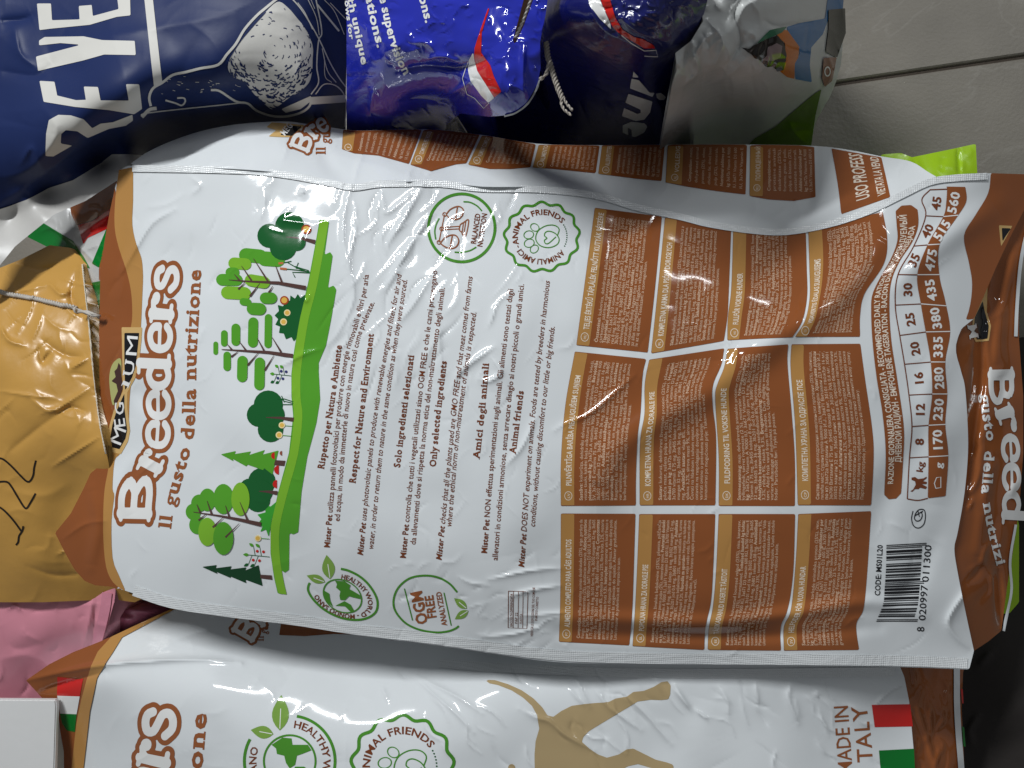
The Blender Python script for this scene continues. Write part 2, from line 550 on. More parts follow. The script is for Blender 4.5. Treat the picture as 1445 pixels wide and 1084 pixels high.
def crinkles(n, bbox, amp, w, length, seed, angs=None):
    r = np.random.RandomState(seed); out = []
    for i in range(n):
        x = r.uniform(bbox[0], bbox[2]); y = r.uniform(bbox[1], bbox[3])
        a = r.uniform(0, math.pi) if angs is None else R(r.normal(angs[r.randint(len(angs))], 14))
        l = length * r.uniform(0.4, 1.3); k = r.uniform(-0.25, 0.25) * l
        dx, dy = math.cos(a) * l / 2, -math.sin(a) * l / 2
        out.append(([(x - dx, y - dy), (x - dy * 2 * k / l, y + dx * 2 * k / l), (x + dx, y + dy)], amp * r.choice([-1, 1, 1]) * r.uniform(0.5, 1.2), w * r.uniform(0.7, 1.4)))
    return out

# ================================================================== the floor
tile_m = mat('floor_tile', (122, 117, 108), rough=0.42, spec=0.4, bump=0.2, bscale=260, vary=0.22)
nt = tile_m.node_tree; b = nt.nodes['Principled BSDF']
geo = [n for n in nt.nodes if n.type == 'NEW_GEOMETRY'][0]
wv = nt.nodes.new('ShaderNodeTexNoise'); wv.inputs['Scale'].default_value = 5.5; wv.inputs['Detail'].default_value = 6; wv.inputs['Distortion'].default_value = 1.6
nt.links.new(geo.outputs['Position'], wv.inputs['Vector'])
rp = nt.nodes.new('ShaderNodeValToRGB')
rp.color_ramp.elements[0].position = 0.485; rp.color_ramp.elements[0].color = (0, 0, 0, 1)
rp.color_ramp.elements[1].position = 0.515; rp.color_ramp.elements[1].color = (0, 0, 0, 1)
e = rp.color_ramp.elements.new(0.5); e.color = (0.07, 0.07, 0.07, 1)
nt.links.new(wv.outputs['Fac'], rp.inputs['Fac'])
mx0 = [n for n in nt.nodes if n.type == 'MIX'][0]
mx = nt.nodes.new('ShaderNodeMix'); mx.data_type = 'RGBA'
nt.links.new(rp.outputs['Color'], mx.inputs['Factor']); nt.links.new(mx0.outputs['Result'], mx.inputs['A']); mx.inputs['B'].default_value = lin((196, 194, 188))
nt.links.new(mx.outputs['Result'], b.inputs['Base Color'])
grout_m = mat('grout', (70, 63, 56), rough=0.9, spec=0.2, bump=0.8, bscale=240, vary=0.25)
floor = link('floor', [(-3, -3, -0.004), (3, -3, -0.004), (3, 3, -0.004), (-3, 3, -0.004)], [[0, 1, 2, 3]], grout_m, None)
tag(floor, 'grey floor of large square tiles with dark joints', 'floor', kind='structure')
ja = W(np.array([1180.]), np.array([118.]), np.array([0.]))[0]; jb = W(np.array([1445.]), np.array([79.]), np.array([0.]))[0]
ax = (jb - ja) / np.linalg.norm(jb - ja); ay = np.array([-ax[1], ax[0], 0])
def tile(u0, v0, s, g=0.0026, ch=0.0016):
    q = []
    for (k, z) in ((g - 0.0008, -0.004), (g, -ch), (g + ch, 0.0)):
        for (a, c) in ((u0 + k, v0 + k), (u0 + s - k, v0 + k), (u0 + s - k, v0 + s - k), (u0 + k, v0 + s - k)):
            p = ja + ax * a + ay * c; q.append((p[0], p[1], z))
    f = [[8, 9, 10, 11]]
    for l in (0, 4):
        for i in range(4):
            k = (i + 1) % 4; f.append([l + i, l + k, l + 4 + k, l + 4 + i])
    return link('tile', q, f, tile_m, floor, smooth=False)
TS = 0.6
for (i, j) in ((-1, 0), (-1, -1), (0, 0), (0, -1), (-2, 0), (-2, -1), (-1, -2), (0, -2), (-2, -2), (-3, -1), (-3, 0), (-3, -2)):
    tile(i * TS + 0.42, j * TS, TS)

# ================================================================== the main bag
bag = thing('pet_food_bag', 'white and brown pet food bag in the middle, printed with trees and text panels', 'pet food bag', W(np.array([760.]), np.array([580.]), np.array([0.]))[0])
seam = spline([(180, 234), (250, 235), (330, 237), (400, 243), (460, 254), (500, 261), (540, 256), (620, 255), (680, 262), (760, 263), (840, 273), (900, 290), (960, 303), (1000, 313), (1060, 323), (1110, 325), (1170, 313), (1225, 295), (1270, 272), (1310, 253), (1345, 247), (1398, 244.5)], 4)
edge_w = spline([(1398, 244.5), (1394, 273), (1376, 304), (1360, 333), (1367, 371), (1371.5, 402), (1366.5, 440), (1349, 487), (1356, 523), (1361.5, 545), (1365, 590), (1366, 638), (1361, 696), (1351.5, 751), (1346.7, 775), (1352, 811), (1363, 866), (1374.4, 918.6)], 4)
bot = spline([(1367.5, 945), (1273.7, 941.5), (1118, 939), (970, 937.5), (860, 937), (781, 934), (712, 925), (608, 909.7), (500, 896), (415, 882), (311, 868), (242, 856), (214, 846), (178, 834)], 3)
left = [(157, 828), (135, 826), (120, 820), (105, 803), (92, 780), (78, 752), (100, 725), (118, 690), (128, 668), (150, 650), (146, 620), (141, 560), (140, 470), (142, 381), (148, 340), (155, 300), (163, 262), (172, 238)]
brown_fold = [(1445, 246), (1466, 247), (1466, 270), (1445, 296), (1425, 335), (1405, 378), (1388, 418), (1374, 450)]
front_out = np.concatenate([seam, np.array(brown_fold), edge_w[(edge_w[:, 1] > 455)], bot, np.array(left)])
ctrl = [(186, 233, .186), (163, 262, .176), (150, 340, .172), (141, 470, .172), (150, 640, .176), (80, 750, .176), (120, 820, .176), (178, 834, .186), (400, 880, .203), (700, 923, .203), (1000, 938, .198), (1370, 944, .180),
        (330, 236, .208), (500, 260, .212), (700, 262, .212), (900, 290, .206), (1110, 325, .190), (1270, 272, .192), (1398, 244, .172), (1455, 250, .150), (1455, 280, .145),
        (400, 500, .229), (600, 600, .237), (900, 620, .235), (1100, 620, .224), (1250, 600, .212), (1330, 600, .198), (1366, 640, .182), (1360, 830, .182), (1374, 918, .172), (700, 380, .232), (700, 830, .226), (300, 750, .220), (1200, 830, .211), (1000, 850, .218), (1060, 420, .222), (1250, 400, .206), (1380, 400, .176), (250, 330, .203), (250, 600, .209), (450, 830, .217)]
ridges = [([(246, 296), (215, 315), (192, 350), (168, 392)], .0035, 7), ([(522, 198), (502, 250), (488, 290), (484, 330), (490, 370), (499, 420), (478, 468), (462, 486)], .0024, 6),
    ([(597, 262), (575, 300), (548, 345)], .003, 7), ([(537, 262), (541, 285), (548, 300), (590, 266)], .002, 5), ([(606, 306), (577, 350), (545, 407)], .0035, 8), ([(612, 384), (583, 430), (560, 458)], .003, 7),
    ([(620, 450), (621, 500), (625, 532)], .002, 4.5), ([(697, 490), (665, 512), (645, 530)], .003, 6.5), ([(695, 505), (706, 526), (690, 538), (677, 535)], .0028, 5), ([(757, 588), (737, 630), (714, 657)], .0022, 5.5),
    ([(690, 818), (745, 806), (790, 802)], .0022, 4.5), ([(715, 843), (750, 833), (790, 827)], .0024, 4.5), ([(735, 869), (770, 867), (800, 864)], .0016, 4), ([(680, 899), (725, 895), (765, 884)], .0022, 4.5), ([(648, 815), (665, 823), (690, 826)], .0014, 4),
    ([(783, 607), (800, 597), (835, 582), (895, 530)], .0022, 5.5), ([(1393, 786), (1370, 826), (1347, 858), (1338, 880), (1350, 900), (1374, 919)], .0045, 8),
    ([(1105, 462), (1075, 492), (1005, 548), (930, 590), (865, 640), (845, 700)], .0085, 24), ([(1250, 330), (1195, 405), (1130, 455), (1060, 500)], .0085, 22), ([(1410, 290), (1345, 330), (1290, 375), (1250, 420)], .007, 20),
    ([(770, 872), (880, 874), (1000, 879), (1120, 866), (1230, 850), (1300, 870)], .005, 11), ([(790, 893), (1000, 899), (1150, 893), (1240, 885)], -.0035, 10), ([(1345, 480), (1310, 560), (1330, 640), (1320, 720)], .004, 18), ([(1340, 560), (1300, 620), (1250, 700), (1230, 780)], -.004, 22),
    ([(1320, 760), (1290, 820), (1260, 860)], -.003, 14), ([(200, 640), (178, 660), (168, 690), (185, 730)], .002, 10), ([(185, 545), (205, 560), (230, 590), (225, 640)], -.0035, 14), ([(230, 640), (213, 655), (195, 672)], .0015, 5), ([(172, 470), (178, 530), (170, 590)], .004, 14),
    ([(372, 268), (373, 290), (366, 312)], .0016, 5), ([(392, 310), (415, 313), (440, 316)], .0018, 5), ([(425, 268), (428, 275)], .002, 5), ([(424, 415), (432, 425), (438, 415)], .0014, 4), ([(270, 250), (282, 262), (270, 275)], .0014, 5),
    ([(390, 520), (430, 500), (455, 492)], .0014, 5), ([(300, 640), (360, 700), (400, 800)], -.003, 40), ([(520, 300), (560, 420), (600, 560)], -.002, 30), ([(640, 600), (700, 700), (720, 790)], .003, 40), ([(760, 400), (720, 480), (700, 560)], .003, 30), ([(1150, 560), (1190, 640), (1160, 760)], .004, 35), ([(960, 340), (930, 430), (950, 520)], .0035, 30), ([(870, 320), (860, 420), (840, 520)], -.003, 26),
    ([(90, 760), (120, 740), (150, 735)], .0015, 5), ([(130, 690), (138, 740), (128, 800)], .003, 9)]
ridges += crinkles(70, (190, 250, 1340, 920), .0006, 4.0, 26, 5, angs=(60, 60, 130, 20))
ridges += crinkles(30, (560, 780, 800, 915), .0007, 3.5, 30, 8, angs=(10, 20))
ridges += crinkles(26, (160, 240, 700, 560), .0011, 6, 60, 9, angs=(55, 70))
ridges += crinkles(46, (470, 200, 730, 560), .0011, 3.6, 60, 77, angs=(58, 64, 75))
ridges += crinkles(160, (190, 250, 1340, 920), .00035, 2.6, 44, 15, angs=(55, 65, 75, 130))
HF = Field((40, 160, 1480, 970), ctrl, ridges, noise=((150, .0035), (70, .0016)), seed=3, sharp='thin')
front = body('front_panel', HF, front_out, 3.0, WHITE, bag, zb=0.06)
# heat-sealed rims
sv, sf = stroke_fill(np.array([(188, 238), (330, 241), (400, 247), (460, 258), (500, 265), (540, 260), (620, 260), (680, 267), (760, 268), (840, 277), (900, 294), (960, 307), (1000, 317), (1060, 326), (1110, 328), (1170, 317), (1225, 299), (1270, 277), (1310, 258), (1345, 252), (1392, 249)]), 9.5)
def raised(name, field, vf, h, material, parent, maxlen=4.0):
    v, f = refine(vf[0], vf[1], maxlen)
    f = up_faces(v, f)
    P, N = field.point(v, h)
    return link(name, P, f, material, parent, N)
raised('edge_seal', HF, (sv, sf), 0.0012, SEAL, bag)
bs = np.array([(190, 833), (242, 850), (311, 861), (415, 874), (500, 887), (608, 900), (712, 915), (790, 924), (900, 928), (1118, 930), (1273, 932), (1364, 936)])
raised('edge_seal', HF, stroke_fill(bs, 15), 0.001, SEAL, bag)

# brown ends
tan_in = [(188, 236), (188, 283), (187, 318), (193, 346), (200, 365), (202, 390), (201, 420), (199, 464), (196, 500), (184, 550), (181, 610), (170, 640), (162, 650), (159, 689), (161.5, 700), (157.6, 735), (159, 787), (168, 812), (177, 833)]
tan_out = [(176, 834), (160, 822), (150, 800), (146, 760), (146, 720), (148, 690), (152, 668), (155, 650), (165, 600), (168, 560), (176, 500), (185, 462), (187, 440), (185, 410), (178, 380), (168, 350), (162, 320), (163, 280), (168, 240)]
prnt('brown_end', HF, poly_fill(np.concatenate([spline(tan_out[::-1], 3), np.array(left)]), 3.0), 0, BROWN, bag)
prnt('tan_band', HF, poly_fill(np.concatenate([spline(tan_in, 3), spline(tan_out, 3)]), 2.4), 0, TAN, bag)
be = np.concatenate([edge_w[edge_w[:, 1] < 460], np.array(brown_fold[::-1])])
prnt('brown_end', HF, poly_fill(be, 2.6), 0, BROWN, bag)

# ---- brand emblem
gold = [(172, 462), (201, 462), (200, 480), (196, 518), (191, 534), (180, 554), (180, 575), (184, 608), (181, 623), (171, 641), (151, 636), (149, 628), (155, 600), (161, 579), (174, 552), (173, 506)]
blk = [(176, 470), (197, 470), (195.5, 485), (192, 517), (187, 532), (176, 553), (176, 576), (180, 607), (177.5, 619), (169, 634), (154, 630), (159, 600), (165, 580), (177, 553), (176, 506)]
emb = prnt('brand_emblem', HF, poly_fill(gold, 1.5), 1, GOLD, bag, split=False)
prnt('emblem_field', HF, poly_fill(blk, 1.3), 2, BLACK, emb, split=False)
prnt('emblem_oval', HF, poly_fill(spline([(171, 506), (160, 513), (155, 530), (156, 552), (160, 572), (167, 562), (173, 550), (172, 528)], 4, True), 1.3), 2.4, OLIVE, emb, split=False)
prnt('emblem_animal', HF, poly_fill([(168, 512), (166, 520), (162, 524), (164, 532), (158, 538), (165, 542), (167, 552), (161, 566), (163, 572), (170, 560), (174, 548), (172, 530), (171, 516)], 1.2), 3, ink('emblem_dark', (70, 44, 40)), emb, split=False)
def ser(off=0.02): return dict(off=off, serif=True)
prnt('emblem_lettering', HF, join(text_on([(170, 631), (180, 605)], 'M', 26, 0.0), text_on([(178, 603), (176, 588)], 'E', 22, 0.008, True), text_on([(176, 586), (175, 566)], 'G', 18, 0.01), text_on([(181, 548), (186, 536)], 'I', 14, 0.02, True),
     text_on([(187.5, 532), (192, 508)], 'U', 20, 0.01, True), text_on([(193, 505), (195.5, 472)], 'M', 22, 0.0)), 3.6, PWHITE, emb)

# ---- the big outlined name
GLY = {'B': (1.36, [((.24, .06), (.24, 1.3), .17), ((.06, .06), (.55, .06), .085), ((.06, 1.29), (.6, 1.29), .085), [(.3, 1.26), (.75, 1.26), (1.0, 1.03), (.8, .74), (.3, .72)], [(.75, .72), (1.12, .5), (1.1, .24), (.8, .08), (.3, .07)]], .145),
       'r': (.86, [((.24, .06), (.24, .9), .16), ((.04, .07), (.5, .07), .08), ((.04, .92), (.3, .92), .075), [(.24, .62), (.38, .84), (.56, .9)], ((.64, .8), (.66, .8), .17)], .1),
       'e': (.92, [[(.80, .55), (.78, .78), (.62, .92), (.42, .93), (.2, .8), (.12, .5), (.2, .2), (.42, .06), (.64, .08), (.80, .22)], ((.16, .52), (.76, .52), .075)], .125),
       'd': (1.08, [[(.7, .8), (.42, .93), (.17, .77), (.1, .47), (.2, .17), (.42, .06), (.7, .18)], ((.76, .08), (.76, 1.36), .155), ((.5, 1.38), (.76, 1.38), .075), ((.76, .07), (1.0, .07), .08)], .13),
       's': (.9, [[(.72, .74), (.62, .9), (.4, .93), (.18, .83), (.2, .64), (.45, .52), (.68, .42), (.74, .23), (.6, .08), (.34, .06), (.12, .25)]], .125)}
def word_sdf(word):
    caps = []; x = 0.0
    for c in word:
        w, segs, rr = GLY[c]
        for s in segs:
            if isinstance(s, list):
                q = spline(s, 3)
                for a, b2 in zip(q[:-1], q[1:]): caps.append((a[0] + x, a[1], b2[0] + x, b2[1], rr))
            else: caps.append((s[0][0] + x, s[0][1], s[1][0] + x, s[1][1], s[2]))
        x += w
    def fn(X, Y, grow=0.0):
        d = np.full(X.shape, 9.0)
        for c in caps:
            i0, i1 = np.searchsorted(X[0], [min(c[0], c[2]) - c[4] - .5, max(c[0], c[2]) + c[4] + .5])
            if i1 <= i0: continue
            d[:, i0:i1] = np.minimum(d[:, i0:i1], capsule_d(X[:, i0:i1], Y[:, i0:i1], *c))
        return d - grow
    return fn, x
def big_name(field, word, path, ysc, parent, layer=1, lo=0.0, grow=0.14, name='name_lettering', fills=True, white=PWHITE, outline=LET, step=0.028):
    fn, w = word_sdf(word)
    P = Path(path)
    def place(vf):
        v, f = vf
        p, d = P.at(lo + v[:, 0] * (P.L - lo) / w)
        up = np.stack([d[:, 1], -d[:, 0]], 1)
        return p + up * (v[:, 1] * ysc)[:, None], f
    bb = (-.35, -.35, w + .35, 1.85)
    o = parent
    if outline is not None:
        o = prnt(name, field, place(sdf_fill(lambda X, Y: fn(X, Y, grow), bb, step)), layer, outline, parent, split=False)
    prnt('letter_fill', field, place(sdf_fill(lambda X, Y: fn(X, Y, 0.0), bb, step)), layer + 1, white, o, split=False)
    return o
big_name(HF, 'Breeders', [(212, 736), (213, 705), (220, 676), (235, 645), (240, 600), (240, 540), (242, 490), (244, 440), (250, 405), (254, 374)], 32, bag)
prnt('slogan_lettering', HF, join(text_on([(241, 746), (243.5, 726)], 'Il', 25, 0.03, True), text_on([(246, 715), (253, 690), (263, 656), (270, 631)], 'gusto', 25, 0.03, True),
     text_on([(273, 621), (275, 590), (276.5, 547)], 'della', 26, 0.03, True), text_on([(276.5, 536), (277, 500), (280, 450), (284, 379)], 'nutrizione', 26, 0.03, True)), 1, LET, bag)

# ---- tree illustration
def FF(p): p = np.asarray(p, float); return np.stack([290 + p[..., 0] / 3.87, 280 + p[..., 1] / 3.87], -1)
def GG(p): p = np.asarray(p, float); return np.stack([240 + p[..., 0] / 3.096, 500 + p[..., 1] / 3.096], -1)
gl = [(451, 311), (446, 340), (434.7, 401), (423, 448), (415, 497), (411.4, 528), (411.5, 560), (414, 587), (408, 639), (393, 694), (382, 742), (382, 781), (387, 815), (392, 837)]
gr = [(400, 839), (399, 815), (396.7, 804), (402, 808), (408, 804), (408.6, 752), (414, 754), (421, 751), (425.7, 694), (433.8, 645), (446.7, 597), (452, 564), (450, 526), (450, 512), (460.5, 487), (468, 448), (474.8, 409), (471, 403), (463, 406.5), (469.6, 361), (466, 356), (458, 360), (464.4, 314), (459, 309)]
ill = prnt('ground_strip', HF, poly_fill(np.array(gl + gr), 2.0), 1, MGREEN, bag, split=False)
tag(ill, 'printed strip of green ground with trees')
gl2 = spline(gl, 3)
prnt('grass_edge', HF, poly_fill(np.concatenate([gl2 + [1.0, 0], (gl2 + [13, 2])[::-1]]), 2.0), 2, LGREEN, ill, split=False)
def tree(discs, m, trunk=None, branches=(), T=FF, lay=1, bw=3.0, mm=None):
    root = None
    k = 0
    for d in discs:
        mt = mm[k % len(mm)] if mm else m
        if len(d) == 3: c = T(d[:2]); vf = disc(c[0], c[1], d[2] / (3.87 if T is FF else 3.096), 20)
        elif len(d) == 4:
            c = T(d[:2]); s = 3.87 if T is FF else 3.096; vf = disc(c[0], c[1], d[2] / s, 22, d[3] / d[2])
        else:
            a = T(d[:2]); c = T(d[2:4]); r = d[4] / (3.87 if T is FF else 3.096)
            an = math.atan2(c[1] - a[1], c[0] - a[0])
            t = np.linspace(an + math.pi / 2, an + 3 * math.pi / 2, 9)
            pp = np.concatenate([a + r * np.stack([np.cos(t), np.sin(t)], 1), c - r * np.stack([np.cos(t), np.sin(t)], 1)])
            vf = poly_simple(pp)
        o = prnt('printed_crown', HF, vf, lay + 0.5 * k, mt, ill, 3.0)
        k += 1
    if trunk is not None:
        q = T(np.array(trunk)); w = np.linspace(0.8, bw * 2, len(q))
        vs_ = [stroke_fill(q, w, smooth=False)]
        prnt('printed_trunk', HF, vs_[0], lay + 0.5 * k + .3, BARK, ill, 3.0)
        for i, br in enumerate(branches):
            q = T(np.array(br)); prnt('printed_branch', HF, stroke_fill(q, np.linspace(0.7, bw * 0.9, len(q)), smooth=False), lay + 0.5 * k + .6 + .2 * (i % 2), BARK, ill, 3.0)
tree([(460, 155, 80), (350, 205, 66), (425, 265, 74), (500, 240, 48)], DGREEN, [(440, 212), (520, 218), (600, 240)], T=FF)
tree([(222, 310, 300, 318, 38), (325, 330, 395, 335, 40), (158, 355, 220, 360, 32), (138, 405, 160, 405, 27), (92, 445, 172, 446, 32), (122, 515, 215, 520, 35), (208, 565, 232, 568, 20), (260, 603, 300, 605, 33), (250, 448, 322, 460, 33), (330, 545, 362, 545, 31)], MGREEN,
     [(130, 446), (240, 455), (400, 462), (550, 490)], [[(200, 370), (255, 450)], [(265, 330), (345, 455)], [(385, 370), (420, 460)], [(160, 415), (190, 450)], [(300, 465), (245, 535)], [(370, 480), (348, 515)], [(220, 460), (182, 498)]], T=FF, mm=[MGREEN, MGREEN, LGREEN])
tree([(57, 795, 57, 842, 13), (104, 738, 104, 792, 18), (167, 708, 167, 782, 24), (262, 677, 260, 788, 27), (345, 652, 343, 798, 20), (120, 857, 120, 923, 20), (204, 888, 202, 976, 28), (298, 897, 296, 1020, 28)], MGREEN,
     [(90, 825), (200, 832), (350, 842), (480, 862)], [[(120, 795), (148, 828)], [(185, 780), (225, 832)], [(285, 765), (325, 838)], [(365, 758), (415, 840)], [(180, 838), (142, 866)], [(290, 845), (232, 912)], [(375, 860), (325, 940)]], T=FF)
st = [(520, 780), (505, 755), (483, 782), (470, 757), (440, 770), (428, 738), (402, 735), (408, 700), (382, 690), (398, 660), (378, 640), (402, 615), (395, 582), (425, 590), (440, 560), (462, 560), (465, 530), (490, 548), (505, 522), (520, 545), (545, 525), (545, 560), (520, 640), (515, 700)]
prnt('printed_bush', HF, poly_fill(FF(st), 1.0), 1.2, DGREEN, ill, split=False)
def flowers(T, s, lst, lay=3.2):
    for x, y, r, two in lst:
        c = T((x, y)); o = prnt('printed_flower', HF, disc(c[0], c[1], r / s, 14), lay, ink('flower_red', (170, 70, 40)) if two else ink('flower_cream', (240, 222, 170)), ill)
        prnt('flower_centre', HF, disc(c[0], c[1], r / s * 0.68, 12), lay + .7, YEL, o)
flowers(FF, 3.87, [(552, 170, 27, 1), (432, 557, 24, 1), (448, 625, 18, 0), (428, 675, 19, 0)])
flowers(GG, 3.096, [(490, 310, 14, 0), (478, 353, 15, 0), (385, 803, 14, 0)], 4.2)
for q in ([(565, 405), (500, 380), (448, 350)], [(565, 395), (520, 382), (490, 372)], [(570, 408), (520, 405), (476, 404), (490, 432)], [(570, 402), (500, 392), (440, 386)], [(530, 385), (495, 382), (508, 352)], [(430, 352), (470, 344)]):
    prnt('printed_reed', HF, stroke_fill(FF(q), 1.3, smooth=False), 2.2, DGREEN, ill)
for q in ([(408, 383), (445, 387)], [(400, 356), (426, 354)]):
    prnt('printed_cattail', HF, stroke_fill(FF(q), 3.0, smooth=False), 2.9, ink('cattail', (190, 110, 70)), ill)
def sprig(T, base, tip, berry, s):
    b0, t0 = np.array(T(base)), np.array(T(tip)); d = t0 - b0; nm = np.array([-d[1], d[0]]) / np.hypot(*d); L = np.hypot(*d)
    prnt('printed_sprig', HF, stroke_fill([b0, t0], 0.9, smooth=False), 1.4, DGREEN, ill)
    for k, sg in ((.4, 1), (.55, -1), (.7, 1), (.85, -1)):
        p = b0 + d * k; e = p + nm * sg * L * .42 + d * .12
        prnt('printed_twig', HF, stroke_fill([p, e], 0.7, smooth=False), 1.2, DGREEN, ill)
        prnt('printed_leaf', HF, leaf_shape(*e, *(e + d * .22 + nm * sg * L * .14), 4.2), 1.7, MGREEN if sg > 0 else DGREEN, ill)
        q = p + nm * sg * L * .22 - d * .08
        prnt('printed_berry', HF, disc(q[0], q[1], 2.0, 10), 2.2, berry, ill)
    prnt('printed_leaf', HF, leaf_shape(*t0, *(t0 + d * .28), 4.5), 1.7, MGREEN, ill)
sprig(FF, (468, 970), (378, 960), NAVYDOT, 3.87)
sprig(GG, (436, 885), (345, 876), RED, 3.096)
tree([(430, 222, 64), (388, 265, 52), (440, 328, 56), (450, 265, 52)], DGREEN, [(420, 276), (480, 278), (542, 286)], T=GG)
for q in ([(540, 215), (500, 205), (462, 178)], [(540, 208), (500, 195), (470, 196)], [(538, 220), (490, 220)], [(500, 210), (488, 182)]):
    prnt('printed_reed', HF, stroke_fill(GG(q), 1.2, smooth=False), 2.8, DGREEN, ill)
for q in ([(540, 315), (500, 312)], [(535, 358), (490, 354)], [(435, 806), (398, 803)]):
    prnt('flower_stem', HF, stroke_fill(GG(q), 0.8, smooth=False), 3.2, MGREEN, ill)
prnt('printed_spruce', HF, poly_fill(GG([(222, 437), (290, 422), (282, 436), (355, 424), (345, 440), (415, 418), (405, 438), (475, 420), (448, 525), (412, 497), (408, 506), (340, 482), (334, 490), (273, 456), (280, 468)]), 0.9), 1.3, MGREEN, ill, split=False)
prnt('printed_trunk', HF, poly_simple(GG([(460, 462), (505, 465), (500, 488), (455, 484)])), 1.8, BARK, ill)
for (x, y, r) in ((476, 505, 20), (468, 567, 18), (458, 443, 15), (490, 432, 10)):
    c = GG((x, y)); p = circ(c[0], c[1], r / 3.096, 90, 270, 12)
    prnt('printed_mushroom', HF, poly_simple(p), 2.6, RED if x < 480 else ink('mushroom_brown', (150, 80, 60)), ill)
tree([(402, 556, 60), (350, 590, 48), (385, 635, 54), (400, 600, 50)], DGREEN, [(390, 598), (430, 600), (470, 606)], T=GG)
tree([(103, 688, 33, 36), (130, 650, 36, 38), (165, 636, 36, 50), (120, 745, 34, 40), (235, 632, 44, 66), (165, 775, 39, 62), (310, 632, 40, 73), (235, 803, 44, 72)], MGREEN,
     [(105, 688), (220, 705), (310, 722), (400, 742)], [[(165, 640), (185, 698)], [(245, 660), (262, 712)], [(308, 645), (340, 722)], [(235, 712), (190, 755)], [(305, 738), (245, 798)], [(160, 698), (128, 725)], [(120, 655), (135, 690)]], T=GG, mm=[MGREEN, MGREEN, MGREEN, MGREEN, MGREEN, LGREEN, LGREEN, MGREEN], lay=3)
prnt('printed_bush', HF, poly_fill(GG([(470, 640), (440, 665), (415, 655), (418, 690), (382, 700), (400, 720), (384, 740), (405, 752), (395, 775), (420, 765), (432, 798), (445, 720)]), 0.9), 1.6, ink('fresh_green', (60, 160, 50)), ill, split=False)
prnt('printed_spruce', HF, poly_fill(GG([(140, 928), (205, 920), (200, 934), (270, 925), (264, 939), (335, 930), (328, 944), (388, 920), (405, 1012), (330, 984), (335, 1000), (264, 970), (268, 978), (203, 950), (210, 960)]), 0.9), 1.3, ink('spruce_dark', (20, 64, 36)), ill, split=False)
prnt('printed_trunk', HF, poly_simple(GG([(395, 962), (445, 965), (448, 985), (396, 978)])), 1.9, BARK, ill)

# ---- paragraphs
PAR = [
 ([(457, 662), (471, 574), (482.5, 487)], 'Rispetto per Natura e Ambiente', 12.5, 'h'),
 ([(465.3, 773), (480, 592), (492, 502), (504, 464), (517, 412), (520.5, 388)], '*Mister Pet* utilizza pannelli fotovoltaici per produrre con energie rinnovabili e filtri per aria', 10.5, 'n'),
 ([(479.3, 736), (492, 579), (507, 484), (529, 427)], 'ed acqua, in modo da immetterle di nuovo in natura così come prelevate.', 10.5, 'n'),
 ([(501.5, 682), (514, 580), (527.5, 471)], 'Respect for Nature and Environment', 12.5, 'h'),
 ([(512, 784), (532, 590), (567, 388)], '*Mister Pet* uses photovoltaic panels to produce with renewable energies and filters for air and', 10.5, 'i'),
 ([(526.6, 775.6), (547, 580), (575, 395)], 'water, in order to return them to nature in the same condition as when they were sourced.', 10.5, 'i'),
 ([(564.5, 660), (573, 585), (584.4, 501)], 'Solo ingredienti selezionati', 12.5, 'h'),
 ([(572.5, 788), (590, 610), (617.3, 382)], '*Mister Pet* controlla che tutti i vegetali utilizzati siano OGM FREE e che le carni provengano', 10.5, 'n'),
 ([(586.4, 769), (604, 590), (628, 406)], 'da allevamenti dove si rispetta la norma etica del non-maltrattamento degli animali.', 10.5, 'n'),
 ([(615, 659), (621, 590), (630.5, 509)], 'Only selected ingredients', 12.5, 'h'),
 ([(623, 791), (642, 600), (667, 391)], '*Mister Pet* checks that all the plants used are GMO FREE and that meat comes from farms', 10.5, 'i'),
 ([(637, 744), (650, 600), (672.4, 441)], 'where the ethical norm of non-mistreatment of animals is respected.', 10.5, 'i'),
 ([(676.6, 647), (684, 580), (690, 512)], 'Amici degli animali', 12.5, 'h'),
 ([(687, 781), (702, 600), (724.4, 408)], '*Mister Pet* NON effettua sperimentazioni sugli animali. Gli alimenti sono testati dagli', 10.5, 'n'),
 ([(702, 791), (718, 600), (739.6, 401)], 'allevatori in condizioni armoniose, senza arrecare disagio ai nostri piccoli o grandi amici.', 10.5, 'n'),
 ([(727.7, 640), (733, 597), (739, 551)], 'Animal friends', 12.5, 'h'),
 ([(739.4, 801), (754, 600), (776, 397)], '*Mister Pet* DOES NOT experiment on animals. Foods are tested by breeders in harmonious', 10.5, 'i'),
 ([(754.6, 744), (767, 600), (783, 461)], 'conditions, without causing discomfort to our little or big friends.', 10.5, 'i')]
for pts, s, sz, k in PAR:
    vf = text_on(pts, s, sz * (1.05 if k == 'h' else 1.1), 0.026 if k == 'h' else 0.006, k == 'h', 0.22 if k == 'i' else 0.0)
    prnt('heading' if k == 'h' else 'text_line', HF, vf, 1, LETD, bag)

